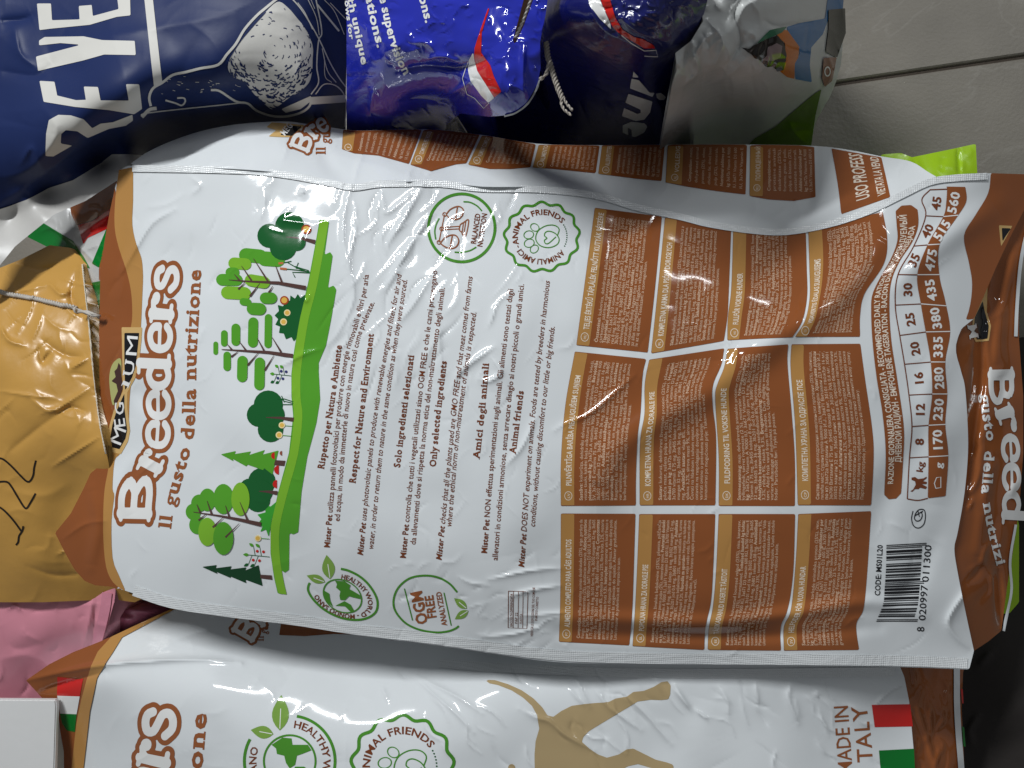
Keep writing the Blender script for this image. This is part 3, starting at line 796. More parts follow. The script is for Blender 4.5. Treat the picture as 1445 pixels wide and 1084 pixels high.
# ---- round badges
def badge_world(field, parent, cx, cy, r, sy, rot, arc=None, txt=None, lay=1):
    o = prnt('badge', field, ring(cx, cy, r * .57, 2.2 * r / 50, 48, sy, rot), lay, GREEN, parent, 3)
    prnt('badge_arc', field, stroke_fill(arc if arc is not None else circ(cx, cy, r, 81, -209, 60, sy, rot), 3.2 * r / 50, smooth=arc is not None), lay, GREEN, o, 3)
    k = r / 50
    def loc(pts):
        p = np.asarray(pts, float) * k; c, s = math.cos(R(rot)), math.sin(R(rot))
        x, y = p[..., 0], p[..., 1] * sy
        return np.stack([cx + x * c + y * s, cy - x * s + y * c], -1)
    prnt('continent', field, poly_simple(loc([(-20, -18), (-8, -26), (2, -25), (3, -18), (20, -18), (24, -12), (14, -8), (8, -6), (6, 4), (0, 8), (-4, 2), (-6, -6), (-14, -8), (-15, -14)])), lay + 1, GREEN, o, 3)
    prnt('continent', field, poly_simple(loc([(6, 6), (16, 6), (26, 14), (22, 18), (10, 14), (4, 18), (-2, 22), (2, 14)])), lay + 1, GREEN, o, 3)
    prnt('continent', field, poly_simple(loc([(-26, 8), (-18, 8), (-12, 18), (-4, 26), (-14, 24), (-22, 18)])), lay + 1, GREEN, o, 3)
    prnt('badge_lettering', field, text_on(txt if txt is not None else circ(cx, cy, r * .74, 84, -203, 60, sy, rot), 'HEALTHY WORLD - MONDO SANO', (11.5 if txt is None else 9.5) * k, .02, smooth=txt is not None), lay, LETD, o)
    return o
def leaves(field, parent, spec, lay=1):
    for x0, y0, x1, y1, w in spec:
        l = prnt('leaf', field, leaf_shape(x0, y0, x1, y1, w), lay, LEAF, parent, 3)
        prnt('leaf_vein', field, stroke_fill([(x0 + (x1 - x0) * .06, y0 + (y1 - y0) * .06), (x0 + (x1 - x0) * .62, y0 + (y1 - y0) * .62)], 1.1, smooth=False), lay + .7, PWHITE, l, 3)
def EE(p): p = np.asarray(p, float); return np.stack([420 + p[..., 0] / 5.558, 780 + p[..., 1] / 5.558], -1)
ob = badge_world(HF, bag, 483.5, 841, 50, .76, -30, EE([(340, 125), (400, 140), (480, 180), (550, 240), (605, 320), (628, 390), (615, 460), (560, 505), (480, 525), (380, 518), (280, 485), (190, 430), (120, 360), (85, 300), (85, 260), (97, 235)]),
                 EE([(338, 203), (400, 217), (460, 252), (510, 300), (542, 350), (552, 400), (540, 445), (500, 472), (440, 482), (370, 474), (300, 450), (230, 408), (180, 360), (158, 322)]))
leaves(HF, ob, [(466, 817, 461, 783, 18), (459, 821, 433, 812, 12)])
def badge_friends(field, parent, cx, cy, r, sy, rot, lay=1):
    a = np.linspace(0, 2 * np.pi, 121)[:-1]
    rr = r * (1 + .045 * np.cos(13 * a)); c, s = math.cos(R(rot)), math.sin(R(rot))
    x = rr * np.cos(a); y = -rr * np.sin(a) * sy
    o = prnt('badge', field, stroke_fill(np.stack([cx + x * c + y * s, cy - x * s + y * c], 1), 3.6 * r / 52, closed=True, smooth=False), lay, GREEN, parent, 3)
    k = r / 52
    prnt('badge_lettering', field, text_on(circ(cx, cy, r * .66, 190, 28, 50, sy, rot), 'ANIMAL FRIENDS', 11 * k, .022, smooth=False), lay, LETD, o)
    prnt('badge_lettering', field, text_on(circ(cx, cy, r * .66, -44, -168, 50, sy, rot), 'ANIMALI AMICI -', 11 * k, .022, smooth=False), lay, LETD, o)
    for i in range(11):
        p = circ(cx, cy, r * .69, 22 - i * 5.4, 22 - i * 5.4, 1, sy, rot)[0]
        prnt('dot', field, disc(p[0], p[1], .95 * k, 8), lay, DGREEN, o)
    def loc(pts):
        p = np.asarray(pts, float) * k
        return np.stack([cx + p[..., 0] * c + p[..., 1] * sy * s, cy - p[..., 0] * s + p[..., 1] * sy * c], -1)
    for tx, ty, q, t in ((-8, -16, 6.4, -40), (-18, -6, 7.0, 5), (-19, 7, 7.2, 10), (-13, 17, 6.4, 35)):
        p = loc((tx, ty)); prnt('paw_toe', field, ring(p[0], p[1], q * k, 1.3 * k, 22, .8, t + rot), lay, GREEN, o)
    prnt('paw_pad', field, stroke_fill(loc([(22, 2), (26, -8), (20, -15), (8, -16), (-4, -10), (-9, 2), (-4, 13), (8, 18), (20, 15), (24, 7), (20, -2), (12, -7), (6, -6), (4, -1), (7, 3), (3, 6), (4, 11), (9, 11), (20, 3)]), 1.4 * k), lay, GREEN, o)
    return o
badge_friends(HF, bag, 764.5, 334.5, 51.5, .92, 8)
bn = prnt('badge', HF, ring(651.5, 321.8, 47, 4.0, 56, 1.02, 0), 1, GREEN, bag, 3)
def HH(p): p = np.asarray(p, float); return np.stack([600 + p[..., 0] / 6.02, 260 + p[..., 1] / 6.02], -1)
for q in ([(325, 150), (380, 155), (440, 185), (482, 228)], [(120, 290), (95, 340), (82, 400), (90, 470)], [(250, 578), (310, 580), (380, 565), (435, 535)]):
    prnt('badge_arc', HF, stroke_fill(HH(q), 2.0), 1, GREEN, bn)
for q, w in (([(165, 258), (140, 380), (117, 495)], 1.4), ([(140, 368), (300, 358)], 1.3), ([(140, 388), (295, 380)], 1.3), ([(180, 255), (215, 215), (275, 190), (315, 205), (325, 240), (300, 285), (260, 300), (210, 290), (180, 262)], 1.8), ([(275, 190), (258, 300)], 1.8),
             ([(130, 500), (170, 455), (230, 432), (270, 445), (285, 490), (260, 535), (215, 548), (165, 530), (132, 505)], 1.8), ([(232, 432), (210, 548)], 1.8), ([(295, 350), (310, 335), (330, 325), (335, 320), (370, 308), (345, 440), (315, 425), (312, 410), (290, 390), (295, 352)], 1.6), ([(325, 330), (312, 420)], 1.4), ([(345, 318), (328, 432)], 1.4)):
    prnt('scale_drawing', HF, stroke_fill(HH(q), w, smooth=len(q) > 6), 1.5, LET, bn)
for x, y in ((165, 258), (140, 380), (117, 495)):
    c = HH((x, y)); prnt('scale_pivot', HF, ring(c[0], c[1], 2.6, 1.2, 16), 2.2, LET, bn)
prnt('badge_lettering', HF, join(text_on([(671.5, 345), (678, 302)], 'BALANCED', 10.5, .022), text_on([(680.5, 349), (687.5, 301.5)], 'NUTRITION', 10.5, .022)), 1, LETD, bn)
def EE(p): p = np.asarray(p, float); return np.stack([420 + p[..., 0] / 5.558, 780 + p[..., 1] / 5.558], -1)
og = prnt('badge', HF, stroke_fill(EE([(1252, 308), (1190, 240), (1100, 192), (1000, 178), (890, 195), (810, 250), (765, 320), (752, 400), (775, 470), (840, 545), (920, 590), (1010, 615), (1100, 624), (1180, 615), (1235, 595), (1265, 573)]), 2.8), 1, GREEN, bag, 3)
for q in ([(838, 280), (902, 530)], [(1148, 312), (1205, 570)]): prnt('badge_rule', HF, stroke_fill(EE(q), 1.6, smooth=False), 1, GREEN, og)
leaves(HF, og, [(659, 858.5, 641, 844, 11), (661, 861.5, 642, 873.5, 11)])
prnt('badge_lettering', HF, join(text_on([(604, 879), (594.5, 832)], 'OGM', 23, .03), text_on([(616, 871.5), (611, 839)], 'FREE', 17.5, .028), text_on([(631, 882), (622.5, 834)], 'ANALYZED', 11, .02)), 1, LET, og)
rb = prnt('waste_sorting_box', HF, join(stroke_fill([(717.5, 834), (745, 835), (743.5, 887), (717, 885.5), (717.5, 834)], .9, smooth=False)), 1, LETD, bag)
for x in (724, 731, 737.5): prnt('box_rule', HF, stroke_fill([(x + .6, 834), (x, 886)], .7, smooth=False), 1, LETD, rb)
prnt('box_lettering', HF, join(text_on([(723, 884), (723.6, 838)], 'RACCOLTA DIFFERENZIATA', 5, .008), text_on([(730, 880), (730.3, 864)], 'PAP 22', 5, 0), text_on([(736.6, 880), (737, 866)], 'PLASTICA', 5, 0), text_on([(752, 898), (755, 829)], 'VERIFICA LE DISPOSIZIONI DEL TUO COMUNE', 5, .004), text_on([(758, 876), (760, 842)], 'IN MODO CORRETTO', 5, .004)), 1, LETD, rb)

# ---- ingredient panels: left side and right side (top to bottom), header text, body
class Panel:
    def __init__(s, left, right):
        s.l = Path([p for p in left[::-1]]); s.r = Path([p for p in right[::-1]])
    def at(s, a, b):                   # a across (left to right), b along the reading direction (bottom to top)
        a = np.asarray(a, float); b = np.asarray(b, float)
        l, _ = s.l.at(b * s.l.L); r, _ = s.r.at(b * s.r.L)
        return l + (r - l) * a[..., None]
    def strip(s, a0, a1, n=40, b0=0.0, b1=1.0):
        b = np.linspace(b0, b1, n)
        return np.concatenate([s.at(np.full(n, a0), b), s.at(np.full(n, a1), b)[::-1]])
    def text(s, a, b0, b1, txt, size, off=0.0, fit=True):
        v, f, w = layout(txt, off)
        L = s.l.L * (b1 - b0)
        sx = (b1 - b0) / w if fit else size * .82 / s.l.L
        wid = np.hypot(*(s.at(np.array([1.0]), np.array([.5])) - s.at(np.array([0.0]), np.array([.5])))[0])
        return s.at(a - v[:, 1] * size / wid, b0 + v[:, 0] * sx), f
def rounded(poly, r):
    p = np.asarray(poly, float); return p
def wrap(txt, n):
    words = txt.split(' '); tot = len(txt.replace('*', '')); per = tot / (n - .45)
    lines = []; cur = ''
    for w in words:
        if cur and len((cur + ' ' + w).replace('*', '')) > per + 2 and len(lines) < n - 1: lines.append(cur); cur = w
        else: cur = (cur + ' ' + w) if cur else w
    lines.append(cur)
    out = []; bold = False                 # carry bold over line ends
    for l in lines:
        s = ('*' if bold else '') + l
        if l.count('*') % 2: bold = not bold
        out.append(s)
    return out
def panel(field, parent, left, right, code, head, bodytxt, nl=10, a0=.245, a1=.80, hb=.18, size=None, bs=(.035, .955), hb_b=(.115, .8), lay=1, hfit=True):
    P = Panel(left, right)
    o = prnt('text_panel', field, poly_fill(P.strip(0, 1), 2.2), lay, BROWN, parent, split=False)
    prnt('panel_header', field, poly_fill(P.strip(0.004, hb, 40, .004, .996), 2.0), lay + 1, TAN, o, split=False)
    c = P.at(np.array([hb * .56]), np.array([.065]))[0]
    prnt('language_mark', field, ring(c[0], c[1], 5.2, .8, 20, 1.15), lay + 2, PALE, o)
    vfs = [P.text(hb * .56 + .022, .065 - .016, .065 + .016, code, 5.2, .01)]
    if head: vfs.append(P.text(hb * .80, hb_b[0], hb_b[1], head, 11.0, .02))
    prnt('panel_heading', field, join(*vfs), lay + 2, PALE, o)
    L = wrap(bodytxt, nl); vfs = []
    for i, l in enumerate(L):
        a = a0 + (a1 - a0) * (i + .8) / nl
        last = i == len(L) - 1
        fr = min(1.0, len(l.replace('*', '')) / (len(bodytxt) / (nl - .45))) if last else 1.0
        vfs.append(P.text(a, bs[0], bs[0] + (bs[1] - bs[0]) * fr, l, 6.5, -.001))
    prnt('panel_text', field, join(*vfs), lay + 1.2, FINE, o, split=False)
    return o
TX = {
 'HU': 'kukorica, dehidratált állati fehérje (25%), búza, csirkezsír, szárított cukorrépa szelet (2%), ásványi anyagok. *Tápértékkel rendelkező adalékanyagok kg-ként:* 3a672a A vitamin 9000 IU, 3a671 D3 vitamin 600 IU, 3a700 E vitamin 75 mg, 3b405 réz 8 mg, 3b101 vas 16 mg, 3b502 mangán 32 mg, 3b605 cink 36 mg, 3b201 jód 0,6 mg, 3b801 szelén 0,08 mg. *Analitikai összetevők:* nedvesség 8%, nyersfehérje 23%, nyersrost 3,2%, nyerszsír 9%, nyershamu 9,3%. *Használati utasítás:* hűvös és száraz helyen tárolandó. Mindig legyen friss víz az állat részére. A napi adag az állat szükségletétől függően változhat. Fokozatosan cserélje le az új eledelt. Tételszám: a csomagoláson.',
 'PL': 'kukurydza, suszone białka zwierzęce (25%), pszenica, tłuszcz z kurczaka, suszone wysłodki z buraka (2%), substancje mineralne. *Dodatki dietetyczne na kg:* 3a672a witamina A 9000 IU, 3a671 witamina D3 600 IU, 3a700 witamina E 75 mg, 3b405 miedź 8 mg, 3b101 żelazo 16 mg, 3b502 mangan 32 mg, 3b605 cynk 36 mg, 3b201 jod 0,6 mg, 3b801 selen 0,08 mg. *Składniki analityczne:* wilgotność 8%, białko surowe 23%, włókno surowe 3,2%, tłuszcz surowy 9%, popiół surowy 9,3%. *Sposób użycia:* Przechowywać w chłodnym i suchym miejscu. Świeża woda powinna być zawsze dostępna. Nowy produkt należy wprowadzać stopniowo. Numer partii podany na opakowaniu.',
 'NO': 'mais, tørket animalske proteiner (25%), hvete, kyllingfett, tørket betemasse (2%), mineraler. *Ernæringsmessige tilsetningsstoffer per kg:* 3a672a Vitamin A 9000 IU, 3a671 vitamin D3 600 IU, 3a700 vitamin E 75 mg, 3b405 kobber 8 mg, 3b101 jern 16 mg, 3b502 mangan 32 mg, 3b605 sink 36 mg, 3b201 jod 0,6 mg, 3b801 selen 0,08 mg. *Analytiske bestanddeler:* vann 8%, råprotein 23%, råfiber 3,2%, råfett 9%, råaske 9,3%. *Bruksanvisning:* oppbevares tørt og kjølig. Pass på at friskt vann alltid er tilgjengelig. Nytt fôr introduseres gradvis etter behov. Batch og best før-datoen er trykt på pakken.',
 'LT': 'kukurūzai, dehidratuoti gyvuliniai baltymai (25%), kviečiai, vištų riebalai, džiovinti runkelių griežiniai (2%), mineralai. *Maistiniai priedai kg:* 3a672a vitaminas A 9000 IU, 3a671 vitaminas D3 600 IU, 3a700 vitaminas E 75 mg, 3b405 varis 8 mg, 3b101 geležis 16 mg, 3b502 manganas 32 mg, 3b605 cinkas 36 mg, 3b201 jodas 0,6 mg, 3b801 selenas 0,08 mg. *Analitinė sudėtis:* drėgmė 8%, žali baltymai 23%, žalia ląsteliena 3,2%, žali riebalai 9%, žali pelenai 9,3%. *Nurodymas:* Laikykite vėsioje ir sausoje vietoje. Visada turi būti šviežio vandens. Naują ėdalą įveskite palaipsniui. Partijos numeris nurodytas ant maišo.',
 'LV': '*Sastāvs:* kukurūza, dehidrēti dzīvnieku olbaltumvielas (25%), kvieši, vistas tauki, kaltēti biešu mīkstumi (2%), minerālvielas. *Barojošās piedevas vienā kg:* 3a672a A vitamīns 9000 SV, 3a671 D3 vitamīns 600 SV, 3a700 E vitamīns 75 mg, 3b405 varš 8 mg, 3b101 dzelzs 16 mg, 3b502 mangāns 32 mg, 3b605 cinks 36 mg, 3b201 jods 0,6 mg, 3b801 selēns 0,08 mg. *Analītiskās sastāvdaļas:* mitrums 8%, kopproteīns 23%, kokšķiedra 3,2%, koptauki 9%, koppelni 9,3%. *Lietošanas instrukcija:* Uzglabāt vēsā un sausā vietā, prom no gaismas. Raugieties, lai dzīvniekam vienmēr būtu svaigs ūdens. Dienas deva var mainīties atkarībā no dzīvnieka vajadzībām. Pāreja uz jauno barību pakāpeniski. Termiņš: Norādīts uz maisa.',
 'HR': '*Sastav:* kukuruz, dehidrirani životinjski proteini (25%), pšenica, pileća mast, sušena pulpa cikle (2%), mineralne tvari. *Hranjivi dodaci po kg:* 3a672a vitamin A 9000 IU, 3a671 vitamin D3 600 IU, 3a700 vitamin E 75 mg, 3b405 bakar 8 mg, 3b101 željezo 16 mg, 3b502 mangan 32 mg, 3b605 cink 36 mg, 3b201 jod 0,6 mg, 3b801 selen 0,08 mg. *Analitički sastav:* vlaga 8%, sirove bjelančevine 23%, sirova vlakna 3,2%, sirova masti 9%, sirovi pepeo 9,3%. *Način uporabe:* Čuvati na hladnom i suhom mjestu, daleko od izvora topline. Uvijek ostavite na raspolaganju dovoljno svježe vode. Dnevni obrok može varirati ovisno o potrebama životinje. Postupno miješajte novu hranu, konzumirati po mogućnosti prije: Tiskano na vreći.',
 'DK': '*Sammensætning:* majs, dehydrerede animalske proteiner (25%), hvede, kyllingefedt, tørret roemasse (2 %), mineraler. *Næringsstoffer pr. kg:* 3a672a Vitamin A 9000 IU, 3a671 Vitamin D3 600 IU, 3a700 Vitamin E 75 mg, 3b405 kobber 8 mg, 3b101 jern 16 mg, 3b502 mangan 32 mg, 3b605 zink 36 mg, 3b201 jod 0,6 mg, 3b801 Selen 0,08 mg. *Analytiske bestanddele:* vandindhold 8%, råprotein 23%, træstof 3,2%, råfedt 9%, råaske 9,3%. *Brugsanvisning:* Opbevares køligt og tørt. Altid frisk vand frem til hunden. Den daglige mængde kan variere afhængigt af individets behov. Udskift gradvist det nye foder. Parti/bedst før: Trykt på posen.',
 'CP': '*Састав:* кукуруз, дехидрирани животињски протеини (25%), пшеница, пилећа маст, сушена пулпа цвекле (2%), минерали. *Хранљиви додаци по кг:* 3а672а Витамин А 9000 И.Ј., 3а671 Витамин Д3 600 И.Ј., 3а700 Витамин Е 75 мг, 3б405 бакар 8 мг, 3б101 гвожђе 16 мг, 3б502 манган 32 мг, 3б605 цинк 36 мг, 3б201 јод 0,6 мг, 3б801 селен 0,08 мг. *Аналитички састав:* влага 8%, сирове беланчевине 23%, сирова влакна 3,2%, сирове масти 9%, сирови пепео 9,3%. *Упутство за употребу:* Чувати на свежем и сувом месту, оставити увек на располагању пса довољно свеже воде. Дневна порција може варирати према потребама пса. Постепено заменити нову храну. Партија/рок употребе је: Одштампано на паковању.',
 'PT': '*Composição:* milho, proteínas animais desidratadas (25%), trigo, gordura de frango, polpa de beterraba (2%), substâncias minerais. *Aditivos nutritivos por kg:* 3a672a Vitamina A 9000 UI, 3a671 Vitamina D3 600 UI, 3a700 Vitamina E 75 mg, 3b405 cobre 8 mg, 3b101 ferro 16 mg, 3b502 manganês 32 mg, 3b605 zinco 36 mg, 3b201 iodo 0,6 mg, 3b801 selénio 0,08 mg. *Componentes analíticos:* humidade 8%, proteína bruta 23%, fibra bruta 3,2%, matéria gorda bruta 9%, cinza bruta 9,3%. *Instruções:* conservar em local fresco e seco, deixar sempre à disposição do animal água fresca. A dose diária pode variar em base às exigências do sujeito. Alterar gradualmente. Lote/consumir de preferência até: impresso no saco.',
 'SL': '*Sestava:* koruza, živalske beljakovine (25%), pšenica, piščančja maščoba, posušena pesna pulpa (2%), mineralne snovi. *Prehranski dodatki na kg:* 3a672a Vitamin A 9000 IU, 3a671 Vitamin D3 600 IU, 3a700 Vitamin E 75 mg, 3b405 baker 8 mg, 3b101 železo 16 mg, 3b502 mangan 32 mg, 3b605 cink 36 mg, 3b201 jod 0,6 mg, 3b801 selen 0,08 mg. *Analitske komponente:* vlaga 8%, surove beljakovine 23%, surove maščobe 9%, surova vlakna 3,2%, surovi pepel 9,3%. *Navodila za uporabo:* Hranite na hladnem in suhem mestu. Vedno naj ima vedno na voljo svežo vodo. Dnevni obrok lahko glede na potrebe prilagodite. Novo hrano uvajajte postopoma. Lot/uporabno do: Odtisnjeno na vreči.',
 'EE': '*Koostis:* mais, kuivatatud loomsed valgud (25%), nisu, kanarasv, kuivatatud peedipulp (2%), mineraalained. *Toitelised lisandid kg kohta:* 3a672a Vitamiin A 9000 RÜ, 3a671 D3 vitamiin 600 RÜ, 3a700 Vitamiin E 75 mg, 3b405 vask 8 mg, 3b101 raud 16 mg, 3b502 mangaan 32 mg, 3b605 tsink 36 mg, 3b201 jood 0,6 mg, 3b801 seleen 0,08 mg. *Analüütilised koostisosad:* niiskus 8%, toorvalk 23%, toorkiud 3,2%, toorrasv 9%, toortuhk 9,3%. *Kasutusjuhend:* Säilitada kuivas ja jahedas kohas. Võib kaasata varske vesi. Alati peab koeral olema kättesaadav kaussi. Päevane toidukogus varieerub vastavalt vajadusele. Uuele toidule üleminek järk-järgult. Partii/parim enne: trükitud kotile.',
 'SV': '*Sammansättning:* majs, torkade animaliska protein (25%), vete, kycklingfett, torkad betmassa (2%), mineraler. *Näringstillsatser per kg:* 3a672a Vitamin A 9 000 IE, 3a671 Vitamin D3 600 IE, 3a700 Vitamin E 75 mg, 3b405 koppar 8 mg, 3b101 järn 16 mg, 3b502 mangan 32 mg, 3b605 zink 36 mg, 3b201 jod 0,6 mg, 3b801 selen 0,08 mg. *Analytiska beståndsdelar:* vatten 8%, råprotein 23 %, växttråd 3,2%, råfett 9%, råaska 9,3%. *Bruksanvisning:* Förvaras svalt och torrt. Friskt, rent vatten ska alltid finnas tillgängligt för hunden. Den dagliga givan kan variera beroende på hundens behov. Introducera nytt foder gradvis. Parti/tillverkas tiden före: Se påsen.'}
TX['HU'] = '*Összetétel:* ' + TX['HU']; TX['PL'] = '*Skład:* ' + TX['PL']; TX['NO'] = '*Sammensetning:* ' + TX['NO']; TX['LT'] = '*Sudėtis:* ' + TX['LT']
panel(HF, bag, [(839.2, 293.5), (827, 385), (813.2, 487.2)], [(934, 306), (925, 400), (914, 497.6)], 'HU', 'TELJES ÉRTÉKŰ TÁPLÁLÉK FELNŐTT KUTYÁK RÉSZÉRE', TX['HU'], 11, a1=.86, hb_b=(.12, .97))
panel(HF, bag, [(938.2, 307), (929, 400), (918.7, 499)], [(1031.6, 322.6), (1028, 420), (1026, 450), (1021.4, 481.4)], 'PL', 'KOMPLETNA KARMA DLA PSÓW DOROSŁYCH', TX['PL'], 10, a1=.86, hb_b=(.12, .82))
panel(HF, bag, [(1034.5, 323.2), (1031.8, 406), (1027, 447.8), (1026.2, 480.6)], [(1137, 324.9), (1138.3, 379.3), (1139, 418.7), (1132.5, 452), (1118, 475.8)], 'NO', 'FULLFÔR VOKSNE HUNDER', TX['NO'], 10, hb_b=(.14, .6))
panel(HF, bag, [(1140.4, 324.3), (1142, 379), (1142.5, 420), (1136, 452), (1121.5, 475.4)], [(1245.6, 299.3), (1251.8, 337.7), (1246.7, 373), (1219.7, 414.6), (1213.4, 445.7), (1213.4, 475.4)], 'LT', 'VISAVERTIS ĖDALAS SUAUGUSIEMS', TX['LT'], 11, a1=.88, hb_b=(.14, .72))
panel(HF, bag, [(811.1, 496.2), (797.6, 573), (791.6, 650), (791.4, 713.8)], [(911.8, 506.6), (906.6, 531.5), (904, 583.4), (899.4, 618.7), (897.3, 676.8), (897.3, 713.2)], 'LV', 'PILNVĒRTĪGA BARĪBA PIEAUGUŠIEM SUŅIEM', TX['LV'], 11, a1=.88, hb_b=(.13, .85))
panel(HF, bag, [(916, 507.6), (909.7, 541.9), (909.4, 585), (903, 624.9), (902.5, 713.2)], [(1021.9, 491.7), (1018, 514.9), (1006, 544), (1005.5, 573), (1010.4, 618.7), (1009.4, 713.2)], 'HR', 'KOMPLETNA HRANA ZA ODRASLE PSE', TX['HR'], 11, a1=.90, hb_b=(.13, .77))
panel(HF, bag, [(1026.5, 492.5), (1022, 518), (1012, 543), (1009, 563), (1014, 646), (1014, 714)], [(1112.1, 485.8), (1111, 511), (1116.3, 573.4), (1121.4, 646), (1121.5, 714)], 'DK', 'FULDFODRING TIL VOKSNE HUNDE', TX['DK'], 10, a1=.78, hb_b=(.14, .74))
panel(HF, bag, [(1116.5, 485.8), (1115.5, 521.5), (1122, 604.6), (1125.5, 713)], [(1213.8, 485.2), (1220, 532), (1230.4, 604.6), (1232.5, 646), (1229, 713)], 'CP', 'КОМПЛЕТНА ХРАНА ЗА ОДРАСЛЕ ПСЕ', TX['CP'], 11, a1=.90, hb_b=(.15, .78))
panel(HF, bag, [(791.4, 724.5), (791, 800), (790.5, 850), (788.7, 905.5)], [(896.7, 724.9), (894.5, 800), (892, 866), (888, 910.7)], 'PT', 'ALIMENTO COMPLETO PARA CÃES ADULTOS', TX['PT'], 10, a1=.82, hb_b=(.12, .8))
panel(HF, bag, [(902, 725.3), (899, 800), (896, 860), (892.5, 911.7)], [(1009.4, 725.3), (1006, 810), (1003, 850), (995.5, 886), (993.8, 917)], 'SL', 'POPOLNA HRANA ZA ODRASLE PSE', TX['SL'], 10, a1=.80, hb_b=(.12, .62))
panel(HF, bag, [(1014, 725.3), (1010.4, 803.8), (1006, 855), (1000, 886.8), (998.5, 917)], [(1121.9, 725.3), (1119.4, 803.8), (1112, 858), (1101.7, 884), (1102, 918)], 'EE', 'TÄISKASVANUD KOERTE TÄISTOIT', TX['EE'], 10, a1=.80, hb_b=(.12, .6))
panel(HF, bag, [(1126.2, 725.3), (1122.5, 793.4), (1116, 860), (1106, 884), (1106, 918)], [(1229, 721.2), (1223, 814), (1218, 859.9), (1208.6, 878), (1209, 897.2), (1212.2, 917)], 'SV', 'HELFODER FÖR VUXNA HUNDAR', TX['SV'], 10, a1=.80, hb_b=(.13, .62))

# ---- daily ration band and table
bandP = Panel([(1263, 291), (1265, 318), (1266, 340), (1257, 365), (1244, 388), (1231, 415), (1229, 440), (1231, 483), (1237, 535), (1245, 584), (1249.5, 640), (1247, 705)], [(1294, 289), (1295.5, 318), (1286.5, 343), (1270, 368), (1258, 396), (1254.7, 429), (1257.4, 480), (1265.7, 535), (1275, 602), (1274, 650), (1271, 703)])
def rnd(P, a0, a1, b0, b1, rb, ra, n=60):
    b = np.linspace(b0, b1, n); t = np.minimum(np.minimum(b - b0, b1 - b) / rb, 1.0)
    k = (1 - np.sqrt(1 - (1 - t) ** 2)) * ra
    return np.concatenate([P.at(a0 + k, b), P.at(a1 - k, b)[::-1]])
bd = prnt('ration_band', HF, poly_fill(rnd(bandP, 0, 1, 0, 1, .02, .28), 2.0), 1, BROWN, bag, split=False)
prnt('ration_lettering', HF, join(bandP.text(.47, .05, .97, 'RAZIONE GIORNALIERA CONSIGLIATA - RECOMMENDED DAILY RATION - РЕКОМЕНДУЕМЫЙ', 12.0, .018), bandP.text(.86, .12, .93, 'ДНЕВНОЙ РАЦИОН - EMPFOHLENE TAGESRATION - RACION DIARIA ACONSEJADA', 12.0, .018)), 2, PALE, bd)
tl = [(1312, 268), (1300.5, 282), (1306, 304.7), (1289.3, 347.6), (1267, 387.7), (1263, 430.6), (1269.3, 473.4), (1276, 514), (1282.3, 557.5), (1286.5, 601.7), (1283, 646), (1280, 704)]
tm = [(1336.3, 263.5), (1335, 285), (1330.8, 306), (1308.6, 346), (1294, 387.7), (1299, 429), (1305.9, 468.5), (1313, 511), (1315, 556), (1310, 600), (1310, 644.6), (1309, 703)]
tr = [(1362, 264), (1363, 285), (1348.7, 308.8), (1325.5, 344.8), (1325, 387.7), (1333.5, 425), (1340.4, 467.9), (1333.5, 511), (1336.3, 556), (1333.5, 599), (1337.7, 643), (1334, 700)]
tl, tm, tr = [spline(x, 6) for x in (tl, tm, tr)]
ft = prnt('feeding_table', HF, poly_fill(np.concatenate([tm, tr[::-1]]), 1.8), 1, BROWN, bag, split=False)
prnt('table_frame', HF, stroke_fill(np.concatenate([tm[:2], tl]), 1.5, smooth=False), 1, LETD, ft, 3)
prnt('table_frame', HF, stroke_fill([tl[-1], (1295, 706), tm[-1]], 1.5), 1, LETD, ft, 3)
def atrow(curve, y): i = np.argmin(np.abs(curve[:, 1] - y)); return curve[i]
ROWS = [306, 346.5, 387.7, 429, 470, 512, 556.5, 600.5, 645]
for i, y in enumerate(ROWS):
    a, c, d = atrow(tl, y + 1), atrow(tm, y), atrow(tr, y)
    prnt('table_rule', HF, stroke_fill([a, c], 1.3, smooth=False), 1, LETD, ft, 3)
    prnt('table_rule', HF, stroke_fill([c, d], 1.3, smooth=False), 2, PWHITE, ft, 3)
KG = ['45', '40', '35', '30', '25', '20', '16', '12', '8']; GR = ['560', '515', '475', '435', '380', '335', '280', '230', '170']
tops = [266] + ROWS
for i in range(9):
    y0, y1 = tops[i], ROWS[i]
    def cell(ca, cb, txt, m, lay, fr, hs):
        bot = atrow(ca, y1) * .5 + atrow(cb, y1) * .5; top = atrow(ca, y0) * .5 + atrow(cb, y0) * .5
        d = top - bot; L = np.hypot(*d); u = d / L; up = np.array([u[1], -u[0]])
        mid = (bot + top) / 2; wl = hs * .58 * len(txt)
        wl = min(wl, L * .86)
        s = mid - u * wl / 2 - up * hs * .34; e2 = mid + u * wl / 2 - up * hs * .34
        prnt('table_number', HF, text_on([s, e2], txt, hs, .03), lay, m, ft)
    cell(tl, tm, KG[i], LETD, 1, .5, 17); cell(tm, tr, GR[i], PWHITE, 2, .7, 18)
prnt('table_number', HF, text_on([(1301.5, 667), (1303.5, 652)], 'kg', 13, .02), 1, LETD, ft)
prnt('table_number', HF, text_on([(1328, 661), (1329, 653)], 'g', 13, .02), 2, PWHITE, ft)
prnt('dog_icon', HF, poly_fill([(1291, 690), (1287, 694), (1284, 693), (1288, 691), (1292, 684), (1291, 679), (1286, 677), (1286, 674), (1291, 673), (1295, 676), (1303, 675), (1308, 672), (1307, 675), (1302, 679), (1308, 680), (1307, 683), (1300, 683), (1308, 687), (1306, 690), (1298, 688), (1296, 690)], .9), 1, LETD, ft, split=False)
